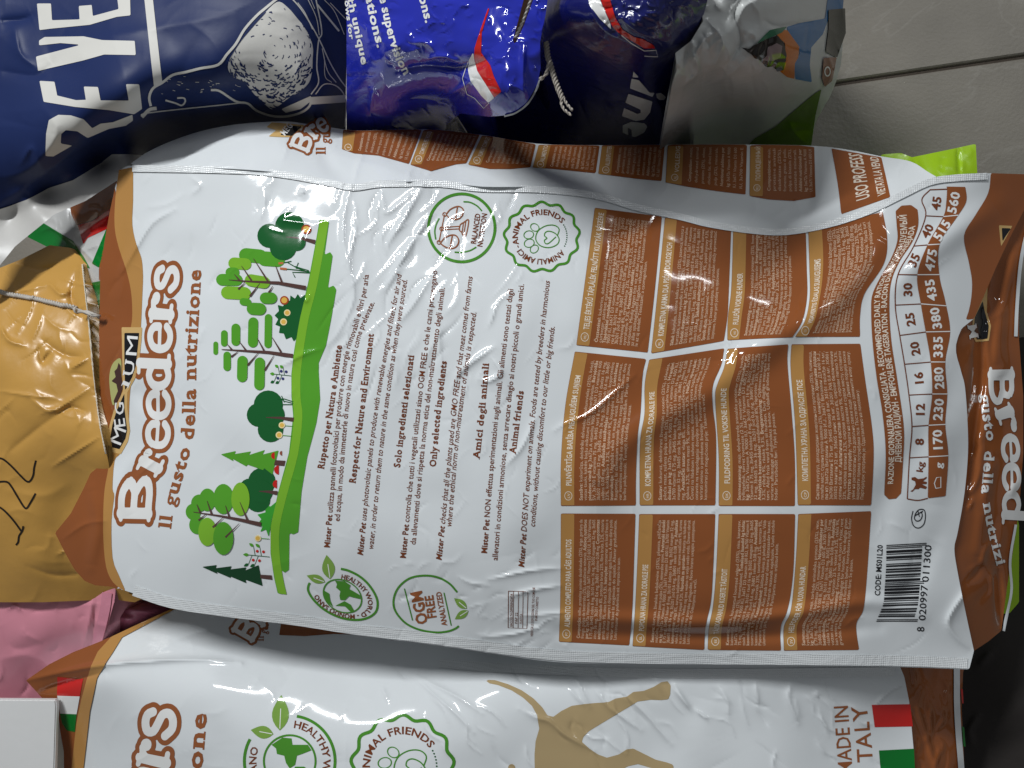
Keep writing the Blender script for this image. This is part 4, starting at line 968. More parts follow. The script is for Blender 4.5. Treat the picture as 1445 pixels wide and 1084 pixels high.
prnt('bowl_icon', HF, stroke_fill([(1320, 689), (1318, 682), (1321, 674), (1327, 673), (1327, 688), (1320, 689)], 1.2, smooth=False), 2, PWHITE, ft)
cg = prnt('packaging_mark', HF, stroke_fill([(1288, 721), (1286, 732), (1289, 742), (1296, 745), (1303, 740), (1305.5, 730), (1304, 720), (1297, 719), (1292, 724), (1290, 731), (1293, 735), (1298, 734), (1301, 728), (1300, 722)], 1.3), 1, BLACK, bag)
prnt('packaging_letters', HF, join(stroke_fill([(1290, 728), (1302, 721)], 1.4, smooth=False), stroke_fill([(1295, 721), (1297, 729)], 1.2, smooth=False)), 1.8, BLACK, cg)

# ---- barcode
def ean(code):
    Lc = ['0001101', '0011001', '0010011', '0111101', '0100011', '0110001', '0101111', '0111011', '0110111', '0001011']
    par = ['LLLLLL', 'LLGLGG', 'LLGGLG', 'LLGGGL', 'LGLLGG', 'LGGLLG', 'LGGGLL', 'LGLGLG', 'LGLGGL', 'LGGLGL'][int(code[0])]
    s = '101'
    for d, p in zip(code[1:7], par):
        q = Lc[int(d)]
        if p == 'G': q = ''.join('1' if x == '0' else '0' for x in q)[::-1]
        s += q
    s += '01010'
    for d in code[7:]: s += ''.join('1' if x == '0' else '0' for x in Lc[int(d)])
    return s + '101'
bits = ean('8020997011300')
bcP = Panel([(1250.5, 769), (1250, 800), (1248, 830), (1246, 852), (1236, 877)], [(1304, 766), (1302, 800), (1300, 830), (1297, 855), (1291, 877)])
bo = None; i = 0; k = 0
vfs = []; vlong = []
while i < 95:
    if bits[i] == '1':
        j = i
        while j < 95 and bits[j] == '1': j += 1
        lg = i < 3 or i > 91 or 45 <= i < 50
        q = [bcP.at(np.array([a]), np.array([b_ / 95]))[0] for a, b_ in ((0, i), (1.06 if lg else .95, i), (1.06 if lg else .95, j), (0, j))]
        vf = (np.array(q), [[0, 1, 2, 3]])
        if bo is None: bo = prnt('barcode', HF, vf, 1, BLACK, bag, 3)
        else: prnt('bar', HF, vf, 1, BLACK, bo, 3)
        i = j
    else: i += 1
prnt('barcode_digits', HF, join(text_on([(1304, 891.5), (1304, 884)], '8', 15, .006), text_on([(1305.5, 876), (1309, 826)], '020997', 14, .006), text_on([(1310, 822), (1314.5, 769)], '011300', 14, .006)), 1, BLACK, bo)
prnt('code_lettering', HF, text_on([(1241.5, 841), (1245.5, 769)], 'CODE: MS01L20', 11, .018), 1, BLACK, bag)

# ---- side gusset (upper edge of the picture)
sil = spline([(184, 231), (215, 211), (270, 189), (330, 176), (400, 171.5), (440, 176), (500, 184), (560, 183), (620, 183.5), (690, 192), (760, 203), (850, 205), (950, 204), (1050, 204), (1150, 206), (1200, 212), (1245, 221), (1285, 228), (1310, 243), (1326, 252)], 4)
sm2 = seam[(seam[:, 0] > 182) & (seam[:, 0] < 1330)] + [0, 1.5]
gus_out = np.concatenate([sil, sm2[::-1]])
gctrl = [(x, y, HF._b(HF.H[..., None], np.array([[x, y]]))[0, 0] - .0008) for x, y in seam[::6] if x < 1330]
gctrl += [(x, y - 6, .135 if 350 < x < 1200 else .15) for x, y in sil[6:-6:7]]
gctrl += [(400, 205, .186), (560, 218, .186), (700, 228, .186), (850, 236, .18), (1000, 258, .172), (1100, 265, .166), (1230, 260, .172)]
gr_ = [([(440, 185), (470, 240), (500, 258)], -.002, 12), ([(600, 250), (610, 240), (640, 225)], .004, 8), ([(520, 198), (506, 232), (498, 262)], .0025, 6), ([(545, 190), (560, 230)], -.003, 14), ([(700, 200), (720, 240)], .002, 10), ([(900, 215), (880, 280)], .002, 14), ([(1150, 215), (1140, 300)], -.002, 10)] + crinkles(50, (220, 180, 1300, 300), .0008, 4.5, 34, 21, angs=(70, 30))
HG = Field((150, 150, 1360, 345), gctrl, gr_, noise=((60, .0016), (25, .0004)), seed=5, sharp='thin')
gus = body('side_gusset', HG, gus_out, 3.0, WHITE, bag, zb=0.02, skirt=False)
def gtxt(P): pass
GP = [([(484, 187), (482.5, 211)], [(595, 183.8), (577, 232)], [(500, 217), (534, 220)], 'I', ''), ([(597.5, 184.5), (579, 233)], [(677, 190.5), (658, 231)], [(608, 242), (643, 232.5)], 'GB', 'COMPLETE PET FOOD'), ([(680, 192), (660.5, 233)], [(756, 204), (748.5, 236.5)], [(691, 239), (720, 239)], 'F', 'ALIMENT COMPLET'),
      ([(760, 205), (751.5, 237)], [(846, 206), (840.5, 245)], [(781, 239), (810, 242)], 'E', 'ALIMENTO'), ([(849.5, 206), (844, 246)], [(938, 205.5), (933.5, 256)], [(870, 249), (900, 253)], 'D', 'ALLEINFUTTER'), ([(942, 205.5), (939, 258)], [(1054, 205.5), (1052, 275)], [(970, 264), (1010, 270)], 'NL', 'VOLLEDIG'), ([(1058.5, 205.5), (1057.5, 277)], [(1149, 208), (1151, 278.5)], [(1085, 282), (1120, 284)], 'RU', 'ПОЛНОЦЕННЫЙ')]
GT = '*Composizione:* mais, proteine animali disidratate (25%), frumento, grasso di pollo, polpa di bietola (2%), sostanze minerali. *Additivi nutrizionali per kg:* 3a672a Vitamina A 9000 UI, 3a671 Vitamina D3 600 UI'
GT2 = '*Composition:* maize, dehydrated animal proteins (25%), wheat, chicken fat, dried beet pulp (2%), minerals. *Nutritional additives per kg:* 3a672a Vitamin A 9000 IU, 3a671 Vitamin D3 600 IU, 3a700 Vitamin E'
for i, (l, r, bt, code, hd) in enumerate(GP):
    P = Panel(l, r)
    top = [p for p in sil if l[0][0] < p[0] < r[0][0]]
    poly = np.array([l[0]] + [(p[0], p[1] + .6) for p in top] + [r[0], r[1]] + bt[::-1] + [l[1]])
    o = prnt('text_panel', HG, poly_fill(poly, 1.8), 1, BROWN, gus, split=False)
    hb = .2 if i else .16
    prnt('panel_header', HG, poly_fill(P.strip(.004, hb, 20, .0, .97), 1.6), 2, TAN, o, split=False)
    c = P.at(np.array([hb * .55]), np.array([.16]))[0]
    prnt('language_mark', HG, ring(c[0], c[1], 4.6, .8, 18), 3, PALE, o)
    vf = [P.text(hb * .55 + .025, .12, .2, code, 5.5, .008)]
    if hd: vf.append(P.text(hb * .8, .3, .98, hd, 9, .01))
    prnt('panel_heading', HG, join(*vf), 3, PALE, o)
    Ls = wrap(GT if i % 2 == 0 else GT2, 9)
    prnt('panel_text', HG, join(*[P.text(hb + .05 + (1 - hb - .08) * (q + .8) / len(Ls), .1, .95, t, 6.0, -.002) for q, t in enumerate(Ls)]), 2.4, FINE, o, split=False)
up_ = Panel([(1173.4, 210), (1182, 260), (1187.2, 302.8)], [(1243.5, 222.5), (1250, 250), (1256.4, 278.5)])
uo = prnt('text_panel', HG, poly_fill(up_.strip(0, 1), 1.8), 1, BROWN, gus, split=False)
prnt('panel_lettering', HG, join(up_.text(.60, .12, .98, 'USO PROFESS', 27, .016), up_.text(.93, .10, .98, 'VIETATA LA VEND', 17, .012)), 2, PALE, uo)
# emblem and name repeated on the gusset
eg = prnt('brand_emblem', HG, poly_fill([(376, 180), (384, 173), (430, 177), (412, 194), (398, 194), (379, 193), (390, 184)], 1.3), 1, GOLD, gus, split=False)
prnt('emblem_field', HG, poly_fill([(396, 191), (406, 177.5), (426, 179), (412, 192.5)], 1.2), 2, BLACK, eg, split=False)
prnt('emblem_lettering', HG, text_on([(402, 193), (414, 178)], 'MEG', 13, .015, True), 3, PWHITE, eg)
big_name(HG, 'Bre', [(434, 217), (439, 205), (450, 192), (466, 182)], 20, gus, grow=.17)
prnt('slogan_lettering', HG, join(text_on([(459, 218), (459, 207)], 'Il', 19, .03, True), text_on([(464, 203), (466, 186)], 'gu', 19, .03, True)), 1, LET, gus)

# ---- bottom gusset (right end of the bag)
bg_out = np.concatenate([edge_w[(edge_w[:, 1] > 400)][::-1] , np.array([(1371, 400), (1388, 418), (1405, 378), (1425, 335), (1445, 296), (1466, 268), (1466, 300), (1447, 330), (1441, 380), (1438, 430), (1438, 480), (1444, 560), (1444, 640), (1438, 720), (1429, 780), (1421, 830), (1413, 890), (1395, 905)])])
bctrl = [(x, y, HF._b(HF.H[..., None], np.array([[x, y]]))[0, 0] - .004) for x, y in edge_w[::5] if y > 400] + [(1388, 418, .150), (1405, 378, .148), (1445, 296, .142), (1440, 380, .14), (1432, 480, .145), (1437, 560, .145), (1437, 640, .143), (1428, 760, .14), (1420, 830, .135), (1410, 890, .135), (1400, 560, .162), (1402, 700, .16), (1395, 820, .156)]
HB = Field((1335, 240, 1480, 930), bctrl, [([(1380, 440), (1384, 520), (1372, 620), (1362, 700)], -.012, 9), ([(1435, 350), (1415, 430), (1408, 520)], .005, 9), ([(1400, 640), (1388, 720), (1380, 790)], .005, 10), ([(1365, 700), (1378, 680), (1386, 650)], .003, 5), ([(1366, 720), (1372, 705)], .003, 4), ([(1407, 800), (1410, 850), (1412, 890)], -.008, 6), ([(1400, 810), (1402, 840)], .003, 4)] + crinkles(26, (1360, 420, 1430, 900), .0016, 5, 40, 33, angs=(80, 60)), noise=((40, .002),), seed=8)
bgu = body('bottom_gusset', HB, bg_out, 2.2, BROWN, bag, zb=0.01, skirt=False)
raised('gusset_rim', HB, stroke_fill([(1450, 318), (1439, 370), (1434, 430), (1432, 475)], 5), .001, WHITE, bgu)
raised('gusset_rim', HB, stroke_fill([(1432, 740), (1424, 790), (1426, 830), (1421, 860), (1415, 890)], 3.6), .001, WHITE, bgu)
big_name(HB, 'Breed', [(1396, 519), (1398, 565), (1411, 605), (1415, 690), (1413, 740)], 24, bgu, outline=None)
prnt('slogan_lettering', HB, join(text_on([(1384, 557), (1387, 590), (1393, 625)], 'gusto', 20, .03, True), text_on([(1389, 636), (1387, 668), (1384.5, 698)], 'della', 20, .03, True), text_on([(1387, 711), (1394, 750), (1407, 800)], 'nutrizi', 19, .03, True)), 1, PWHITE, bgu)
eb = prnt('brand_emblem', HB, poly_fill([(1371, 470), (1376, 483), (1395, 481), (1398, 460), (1392, 440), (1393, 405), (1398, 360), (1412, 330), (1409, 318), (1420, 320), (1410, 345), (1397, 385), (1380, 425), (1372, 450)], 1.3), 1, GOLD, bgu, split=False)
prnt('emblem_field', HB, poly_fill([(1373, 468), (1378, 480), (1393, 478), (1395, 460), (1389, 440), (1386, 425), (1375, 448)], 1.2), 2, BLACK, eb, split=False)
prnt('emblem_lettering', HB, text_on([(1380, 477), (1376, 455)], 'M', 18, .015, True), 3, PWHITE, eb)
ec = prnt('brand_emblem', HF, poly_fill([(1409, 318), (1428, 319), (1419, 336), (1412, 348)], 1.2), 1, GOLD, bag, split=False)
prnt('emblem_field', HF, poly_fill([(1413, 322), (1426, 322.5), (1418, 334), (1414, 341)], 1.1), 2, BLACK, ec, split=False)

# ================================================================== second bag of the same kind (bottom of the picture)
def ground_of(px, py): return W(np.array([float(px)]), np.array([float(py)]), np.array([0.]))[0]
bag2 = thing('pet_food_bag', 'white pet food bag at the bottom with tan dog silhouette and MADE IN ITALY lettering', 'pet food bag', ground_of(700, 1040))
o2 = np.array([(38, 960), (70, 938), (104, 921), (140, 907), (175, 891), (207, 880), (250, 858), (330, 855), (500, 878), (700, 915), (860, 926), (1120, 930), (1268, 936), (1276, 955), (1283, 990), (1289, 1055), (1293, 1130), (90, 1130), (90, 1060), (84, 1032), (80, 990), (62, 985)])
r2 = [([(793, 957), (813, 960), (823, 979), (832, 997)], .0026, 5), ([(801, 969), (812, 982), (824, 995)], .0022, 4.5), ([(838, 971), (856, 994), (879, 1013), (904, 1030)], .0026, 5), ([(880, 979), (910, 1006), (929, 1029), (947, 1050)], .0026, 5), ([(733, 1000), (755, 1012), (775, 1018), (798, 1037), (838, 1060)], .003, 6), ([(950, 972), (976, 1002)], .0026, 5), ([(586, 953), (615, 968), (650, 986), (680, 1007)], .0028, 5.5), ([(587, 957), (619, 986), (645, 1008), (668, 1034)], .0026, 5), ([(948, 961), (973, 1000)], .0024, 5), ([(1016, 970), (1026, 990), (1029, 1010)], .0026, 6), ([(1116, 965), (1113, 986), (1126, 1020)], .0032, 6.5), ([(1066, 963), (1070, 995)], .0022, 4.5), ([(1236, 994), (1255, 975), (1275, 966)], .0022, 4), ([(540, 970), (547, 990)], .0016, 4), ([(1150, 975), (1155, 985)], .002, 5), ([(896, 955), (935, 958)], .0016, 4),
      ([(38, 960), (90, 948), (149, 938), (210, 933), (277, 931), (340, 936)], .006, 6), ([(60, 975), (100, 962), (149, 948)], -.006, 8), ([(1000, 985), (990, 1040), (1010, 1084)], .003, 30), ([(400, 960), (460, 1010), (470, 1080)], .003, 40), ([(250, 1000), (300, 1040), (300, 1084)], -.003, 30)] + crinkles(60, (560, 950, 1280, 1080), .0013, 3.6, 44, 41, angs=(-45, -40, -60)) + crinkles(20, (150, 900, 560, 1080), .0005, 6, 50, 43)
c2 = [(x_, y_, z_ + (.022 if y_ > 900 and x_ > 120 else .01)) for x_, y_, z_ in [(38, 960, .115), (104, 917, .112), (200, 882, .105), (330, 858, .085), (500, 880, .095), (700, 915, .105), (900, 928, .15), (1120, 932, .155), (1270, 938, .145), (700, 950, .14), (1000, 952, .155), (1280, 990, .122), (1290, 1080, .125), (150, 960, .128), (110, 1000, .115), (90, 1060, .1), (300, 960, .145), (600, 1000, .152), (900, 1010, .152), (1150, 1010, .146), (300, 1100, .155), (700, 1100, .165), (1100, 1100, .16)]]
H2 = Field((20, 840, 1320, 1140), c2, r2, noise=((120, .003), (60, .0014)), seed=13, sharp='thin')
body('front_panel', H2, o2, 3.0, WHITE, bag2, zb=0.004)
raised('edge_seal', H2, stroke_fill([(620, 936), (700, 943), (860, 949), (1000, 950), (1120, 949), (1262, 947)], 13), .0008, SEAL, bag2)
tin = [(252, 858), (207, 882), (173, 900), (159, 923), (147, 941), (138, 958), (128, 1003), (119, 1084), (115, 1130)]
tou = [(92, 1130), (102, 1084), (109, 1020), (116, 986), (128, 944), (139, 920), (158, 899), (190, 884), (238, 862)]
prnt('brown_end', H2, poly_fill(np.array([(38, 960), (70, 937.5), (104, 920.5), (140, 906.5), (176, 890.5)] + [(158, 899), (139, 920), (128, 944), (116, 986), (109, 1020), (102, 1084), (92, 1129)] + [(91, 1060), (86, 1032), (81, 990), (61, 985.5)]), 1.6), 6, BROWN, bag2, split=False)
prnt('tan_band', H2, poly_fill(np.array(tin + tou), 1.8), 8, TAN, bag2, split=False)
fl = prnt('flag', H2, poly_simple([(82, 954), (119, 958), (114, 982), (82, 981)]), 10, RED, bag2)
prnt('flag_stripe', H2, poly_simple([(82, 981), (114, 982), (109.5, 1007), (86, 1006)]), 10, PWHITE, fl)
prnt('flag_stripe', H2, poly_simple([(86, 1006), (109.5, 1007), (107, 1032), (96, 1030), (89, 1020)]), 10, FGREEN, fl)
big_name(H2, 'Breeders', [(196, 1400), (208, 1250), (228, 1120), (240, 1065), (250, 1000)], 44, bag2)
prnt('slogan_lettering', H2, join(text_on([(282, 1130), (285, 1092)], 'zi', 30, .03, True), text_on([(285, 1086), (292, 1004)], 'one', 31, .03, True)), 1, LET, bag2)
ob = badge_world(H2, bag2, 409, 1074, 64, 1.0, 0)
leaves(H2, ob, [(395, 1031, 397, 981, 24), (386, 1036, 354, 1030, 18)])
badge_friends(H2, bag2, 568, 1082, 70, 1.0, 6)
def DD(p): p = np.asarray(p, float); return np.stack([680 + p[..., 0] / 4.817, 940 + p[..., 1] / 4.817], -1)
dogp = [(22, 95), (90, 97), (180, 125), (270, 165), (350, 220), (410, 280), (445, 335), (485, 345), (540, 305), (610, 270), (690, 258), (780, 250), (860, 245), (910, 220), (985, 208), (1030, 175), (1100, 168), (1170, 140), (1220, 108), (1262, 103), (1284, 130), (1280, 190), (1268, 225), (1220, 230), (1150, 228), (1060, 240), (1010, 270), (920, 325), (820, 385), (730, 440), (690, 480), (678, 515), (730, 560), (790, 600), (850, 622), (930, 600), (985, 565), (1030, 560), (1090, 590), (1180, 635), (1260, 655), (1300, 670), (1310, 760), (1230, 760), (1180, 700), (1060, 665), (990, 680), (940, 710), (900, 900), (360, 900), (358, 600), (365, 510), (390, 425), (375, 335), (340, 270), (280, 215), (200, 165), (110, 130), (50, 118)]
prnt('dog_silhouette', H2, poly_fill(DD(dogp), 2.2), 1, DOG, bag2, split=False)
prnt('dog_silhouette', H2, disc(722, 1083, 5, 12), 1, DOG, bag2)
prnt('origin_lettering', H2, join(text_on([(1203, 1092), (1196, 994)], 'MADE IN', 29, .006), text_on([(1232, 1102), (1230, 1090)], 'I', 31, .01), text_on([(1231, 1075), (1230, 1056)], 'T', 31, .01), text_on([(1230, 1055), (1228, 1034)], 'A', 31, .01), text_on([(1227, 1032), (1226, 1018)], 'L', 31, .01), text_on([(1225, 1015), (1222, 995)], 'Y', 31, .01)), 1, LET, bag2)
f2 = prnt('flag', H2, poly_simple([(1230, 994.5), (1284, 993.5), (1288, 1025), (1234, 1026)]), 1, RED, bag2)
prnt('flag_stripe', H2, poly_simple([(1240, 1059), (1289.5, 1056.5), (1293, 1128), (1246, 1128)]), 1, FGREEN, f2)
# gusset side under the main bag's rim
eg2 = [([(396, 884), (394, 896), (440, 897), (480, 893), (470, 886)])]
prnt('text_panel', H2, poly_fill([(397, 878), (394, 896.5), (430, 898), (470, 895), (560, 897), (700, 912), (700, 905), (500, 880)], 2), 1, BROWN, bag2, split=False)
big_name(H2, 'Br', [(355, 908), (362, 896), (372, 884), (378, 872)], 24, bag2, grow=.15)
prnt('slogan_lettering', H2, join(text_on([(372, 905), (372, 897)], 'Il', 15, .02, True), text_on([(376, 895), (380, 880)], 'gus', 15, .02, True)), 1, LET, bag2)
# its bottom gusset
g2o = np.array([(1266, 934), (1362, 936), (1359, 950), (1357, 1000), (1360, 1060), (1362, 1130), (1285, 1130), (1286, 1084), (1284, 1050), (1280, 1000), (1274, 960)])
g2c = [(1270, 945, .138), (1282, 1000, .141), (1290, 1084, .142), (1355, 945, .09), (1357, 1000, .09), (1360, 1084, .09), (1310, 960, .11), (1312, 1040, .112), (1335, 1000, .113), (1340, 1084, .113)]
HG2 = Field((1255, 925, 1375, 1140), g2c, [([(1303, 970), (1296, 1000), (1308, 1040), (1320, 1084)], .004, 5), ([(1310, 985), (1315, 1040)], .003, 3.5), ([(1326, 1055), (1320, 1084)], .003, 4)] + crinkles(20, (1285, 950, 1340, 1100), .0016, 4, 30, 51, angs=(100, 80)), seed=15)
gu2 = body('bottom_gusset', HG2, g2o, 2.2, BROWN, bag2, skirt=False)
raised('gusset_rim', HG2, stroke_fill([(1349, 942), (1349, 990), (1351, 1030), (1355, 1084), (1357, 1130)], [8.5] * 16 + [9] * 5), .001, WHITE, gu2)
prnt('flag', HG2, poly_simple([(1354, 972), (1357, 972), (1358, 992), (1356, 992)]), 8, RED, gu2)
prnt('flag', HG2, poly_simple([(1356, 1024), (1359, 1026), (1361, 1053), (1358, 1053)]), 8, FGREEN, gu2)

# ================================================================== navy feed sack
NAVY = mat('navy_woven', (30, 44, 88), rough=0.42, spec=0.14, bump=0.12, bscale=60, vary=0.12)
NWHITE = mat('sack_white', (206, 204, 198), rough=0.45, spec=0.2, bump=0.2, bscale=60, vary=0.06)
navy = thing('feed_sack', 'navy blue feed sack with big white letters and a white line drawing of a pigeon', 'feed sack', ground_of(230, 60))
on = np.array([(-40, -40), (491, -40), (490, 60), (488, 130), (488, 200), (400, 205), (320, 208), (230, 215), (200, 220), (190, 233), (150, 262), (120, 281), (75, 301), (20, 346), (-40, 420)])
cn = [(x_, y_, z_ - (.052 if z_ > .2 else .03)) for x_, y_, z_ in [(0, -30, .26), (240, -30, .275), (480, -30, .245), (0, 60, .262), (0, 150, .262), (0, 220, .250), (100, 100, .275), (240, 60, .28), (380, 80, .268), (470, 60, .235), (488, 130, .16), (187, 164, .262), (121, 203, .255), (62, 248, .238), (0, 290, .22), (214, 150, .258), (300, 140, .24), (400, 140, .225), (440, 150, .20), (480, 195, .07), (400, 195, .08), (300, 200, .085), (210, 216, .10), (145, 232, .15), (66, 268, .17), (20, 300, .18), (188, 226, .17), (165, 245, .192), (150, 242, .185), (120, 275, .198), (60, 305, .2), (40, 285, .2), (100, 256, .195), (0, 350, .2)]]
rn = [([(-20, 300), (62, 246), (121, 202), (187, 163), (240, 146)], .006, 10), ([(0, 250), (40, 240), (80, 190), (60, 150)], .006, 14), ([(0, 30), (30, 28), (45, 22)], -.008, 9), ([(0, 100), (50, 107), (75, 90)], -.006, 10), ([(20, 35), (28, 75), (50, 95)], .006, 8), ([(30, 230), (45, 210), (60, 240)], .005, 7), ([(100, 60), (220, 40), (330, 20)], .003, 16), ([(60, 40), (75, 100), (60, 160)], -.003, 18), ([(290, 40), (260, 100), (290, 130)], -.003, 25), ([(150, 20), (180, 120)], .002, 14)] + crinkles(40, (-10, -10, 480, 220), .001, 8, 70, 61)
HN = Field((-60, -60, 510, 440), cn, [(p_, a_ * .55, w_) for p_, a_, w_ in rn], noise=((90, .003),), seed=17, step=1.5, sharp=True)
body('sack_body', HN, on, 3.0, NAVY, navy, skirt=False)
def SS(p): p = np.asarray(p, float); return p / 3.3875
for q in ([(178, 18), (245, 18), (250, 98), (382, 94), (378, 30), (440, 25), (445, 78), (568, 45), (558, -40), (622, -40), (625, 75), (560, 82), (430, 120), (245, 138), (190, 145)],
          [(188, 195), (215, 178), (400, 175), (490, 193), (645, 197), (650, 265), (500, 262), (400, 290), (183, 340), (173, 272), (390, 215), (290, 207), (188, 218)],
          [(190, 388), (262, 392), (275, 458), (365, 480), (412, 478), (402, 415), (470, 417), (482, 480), (615, 480), (603, 403), (665, 403), (678, 520), (640, 545), (520, 525), (360, 512), (210, 488)],
          [(218, 745), (222, 640), (235, 575), (280, 550), (340, 552), (400, 570), (440, 612), (480, 590), (540, 583), (632, 547), (635, 575), (600, 600), (520, 615), (420, 658), (412, 655), (370, 627), (315, 622), (293, 640), (290, 685), (345, 695), (255, 747)]):
    prnt('big_letter', HN, poly_fill(SS(q), 1.5), 1, NWHITE, navy, split=False)
# white lining of the turned-down lip
raised('white_lining', HN, poly_fill([(-40, 312), (0, 294), (38, 282), (66, 265), (104, 254), (145, 228), (159, 217), (203, 219), (193, 235), (152, 265), (122, 284), (77, 304), (22, 349), (-40, 424)], 2.2), .0012, mat('lining_white', (190, 188, 184), rough=.4, bump=.3, bscale=50, vary=.08), navy)
def NN(p): p = np.asarray(p, float); return np.stack([200 + p[..., 0] / 4.817, p[..., 1] / 4.817], -1)
dr = prnt('frame_line', HN, poly_simple([(202, -20), (214, -20), (229, 118), (217, 121)]), 1, NWHITE, navy)
prnt('frame_line', HN, poly_simple(NN([(1150, 658), (1385, 645), (1385, 695), (1140, 710)])), 1, NWHITE, navy)
STK = [([(60, 720), (50, 660), (75, 600), (140, 560), (210, 510), (300, 490), (400, 465), (520, 440), (580, 370), (640, 300), (700, 200), (780, 110), (850, 50), (960, -40)], 3.6), ([(0, 792), (50, 765), (600, 706), (700, 694)], 1.7), ([(470, 610), (530, 618), (640, 688), (720, 702), (780, 750), (880, 785), (980, 790), (1080, 765), (1140, 720), (1152, 660)], 3.2),
       ([(0, 795), (50, 745), (100, 735)], 5.0), ([(160, 680), (230, 700), (270, 715), (295, 690), (285, 665), (240, 665)], 2.4), ([(1010, -20), (1080, 60), (1150, 170), (1215, 290), (1280, 430), (1340, 530), (1385, 590)], 1.7), ([(1180, -20), (1222, 210), (1200, 280), (1188, 450), (1200, 560), (1150, 640)], 1.8), ([(1190, 30), (1340, 212)], 2.6), ([(1240, 0), (1310, 80), (1375, 235)], 1.0), ([(1280, 20), (1385, 130)], 1.0), ([(1180, 640), (1240, 572), (1330, 590), (1385, 680), (1378, 860)], 1.6), ([(1060, 20), (1110, 90), (1160, 200)], 1.2), ([(1225, 330), (1260, 480), (1320, 560)], 1.2), ([(1130, 0), (1185, 120), (1205, 240)], 1.0), ([(1150, 0), (1175, 60)], .8), ([(1240, 400), (1245, 520), (1290, 560)], .9)]
for q, w in STK: prnt('drawing_line', HN, stroke_fill(NN(q), w), 1, NWHITE, navy, 3)
rs = np.random.RandomState(3)
for k in range(26):      # feather ticks on the head
    x = rs.uniform(90, 660); y = 560 + rs.uniform(-40, 90) - (x - 90) * .05 * rs.rand()
    l = rs.uniform(8, 30); a = rs.uniform(-.5, .2)
    prnt('drawing_tick', HN, stroke_fill(NN([(x, y), (x + l * math.cos(a), y - l * math.sin(a))]), rs.uniform(.4, .8), smooth=False), 1.5, NWHITE, navy)
chest = spline(NN([(920, 15), (990, 50), (1060, 130), (1130, 220), (1165, 330), (1160, 430), (1150, 540), (1080, 620), (980, 680), (900, 742), (840, 712), (760, 640), (700, 560), (625, 525), (580, 450), (620, 360), (680, 270), (740, 200), (820, 110)]), 4, True)
ch = prnt('pigeon_breast', HN, poly_fill(chest, 1.5), 1, NWHITE, navy, split=False)
prnt('pigeon_wing', HN, poly_fill(NN([(950, 740), (1150, 650), (1145, 690), (1080, 740), (980, 765)]), 1.4), 1, NWHITE, navy, split=False)
tk = []
n = 0
while n < 330:
    x = rs.uniform(590, 1160); y = rs.uniform(60, 740)
    dens = 0.12 + 0.88 * max(0, (y - 420) / 320) + (0.25 if x > 1020 else 0) + (.5 if x < 690 and 400 < y < 520 else 0)
    if rs.rand() > dens: continue
    p = NN((x, y))
    if not inside(np.array([p[0]]), np.array([p[1]]), chest)[0]: continue
    a = math.atan2(y - 350, x - 880) + math.pi / 2 + rs.normal(0, .35); l = rs.uniform(10, 30) * (1.5 if y > 430 else 1)
    d = np.array([math.cos(a), math.sin(a)]) * l / 2
    tk.append(stroke_fill(NN([(x - d[0], y - d[1]), (x + d[1] * .25, y - d[0] * .25), (x + d[0], y + d[1])]), rs.uniform(.8, 1.5) * (1.5 if y > 430 else 1), smooth=False)); n += 1
for i, t in enumerate(tk[:240]): prnt('feather_mark', HN, t, 2 + .3 * (i % 4), NAVY, ch)
edge = chest[::2]
prnt('breast_outline', HN, stroke_fill(spline(np.concatenate([chest[10:90:3]]), 1), 1.2), 3.6, NAVY, ch)

# ================================================================== blue plastic bags
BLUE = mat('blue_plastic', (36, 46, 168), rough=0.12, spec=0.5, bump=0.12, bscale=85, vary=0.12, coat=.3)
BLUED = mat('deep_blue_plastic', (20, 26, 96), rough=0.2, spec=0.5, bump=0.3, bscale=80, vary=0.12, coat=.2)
blue = thing('plastic_bag', 'royal blue plastic bag with white lettering and striped flag, next to the navy sack', 'plastic bag', ground_of(600, 60))
ob1 = np.array([(489, -40), (778, -40), (770, 20), (762, 60), (763, 95), (759, 118), (742, 148), (722, 162), (690, 165), (650, 160), (630, 175), (622, 215), (489, 215)])
cb = [(489, -30, .24), (600, -30, .295), (760, -30, .35), (489, 60, .22), (489, 140, .17), (495, 195, .10), (540, 60, .265), (600, 60, .282), (680, 60, .318), (740, 60, .335), (755, 110, .325), (720, 155, .30), (690, 150, .295), (640, 140, .23), (590, 120, .235), (540, 130, .215), (560, 160, .17), (620, 170, .13), (560, 200, .09), (620, 205, .08), (500, 205, .08)]
rb1 = [([(560, 100), (600, 92), (650, 95), (690, 85)], -.012, 10), ([(600, 85), (625, 80), (650, 90)], .008, 7), ([(615, 145), (650, 125), (670, 110)], .006, 7), ([(528, 120), (525, 140), (520, 170)], .004, 5), ([(580, 60), (600, 60), (612, 70)], .005, 5), ([(740, 60), (738, 100), (740, 140)], .004, 5), ([(560, 145), (600, 140), (640, 150)], -.006, 8)] + crinkles(240, (488, -20, 765, 190), .0013, 2.4, 16, 71)
HBl = Field((470, -180, 800, 240), cb, rb1, noise=((45, .003), (20, .0012)), seed=19, sharp=True)
bl = body('bag_body', HBl, ob1, 2.2, BLUE, blue, zb=.02, shrink=.75, mid=(.8, .82))
for q, t, s in (([(531, -22), (537, 2), (545, 38), (557, 79), (571, 107)], 'the supervision', 17), ([(509, -32), (517, 0), (524, 33), (533.5, 69)], 'fications.', 17), ([(588, -18), (594, 6), (601.5, 34)], 'tions.', 17), ([(484, -24), (492, 5), (501, 44), (511, 92)], 'with unique', 14), ([(486, -8), (489, 20), (494, 56)], 'flows for', 9)):
    prnt('white_lettering', HBl, text_on(q, t, s, .03), 1, PWHITE, blue)
def BB(p): p = np.asarray(p, float); return np.stack([480 + p[..., 0] / 5.42, p[..., 1] / 5.42], -1)
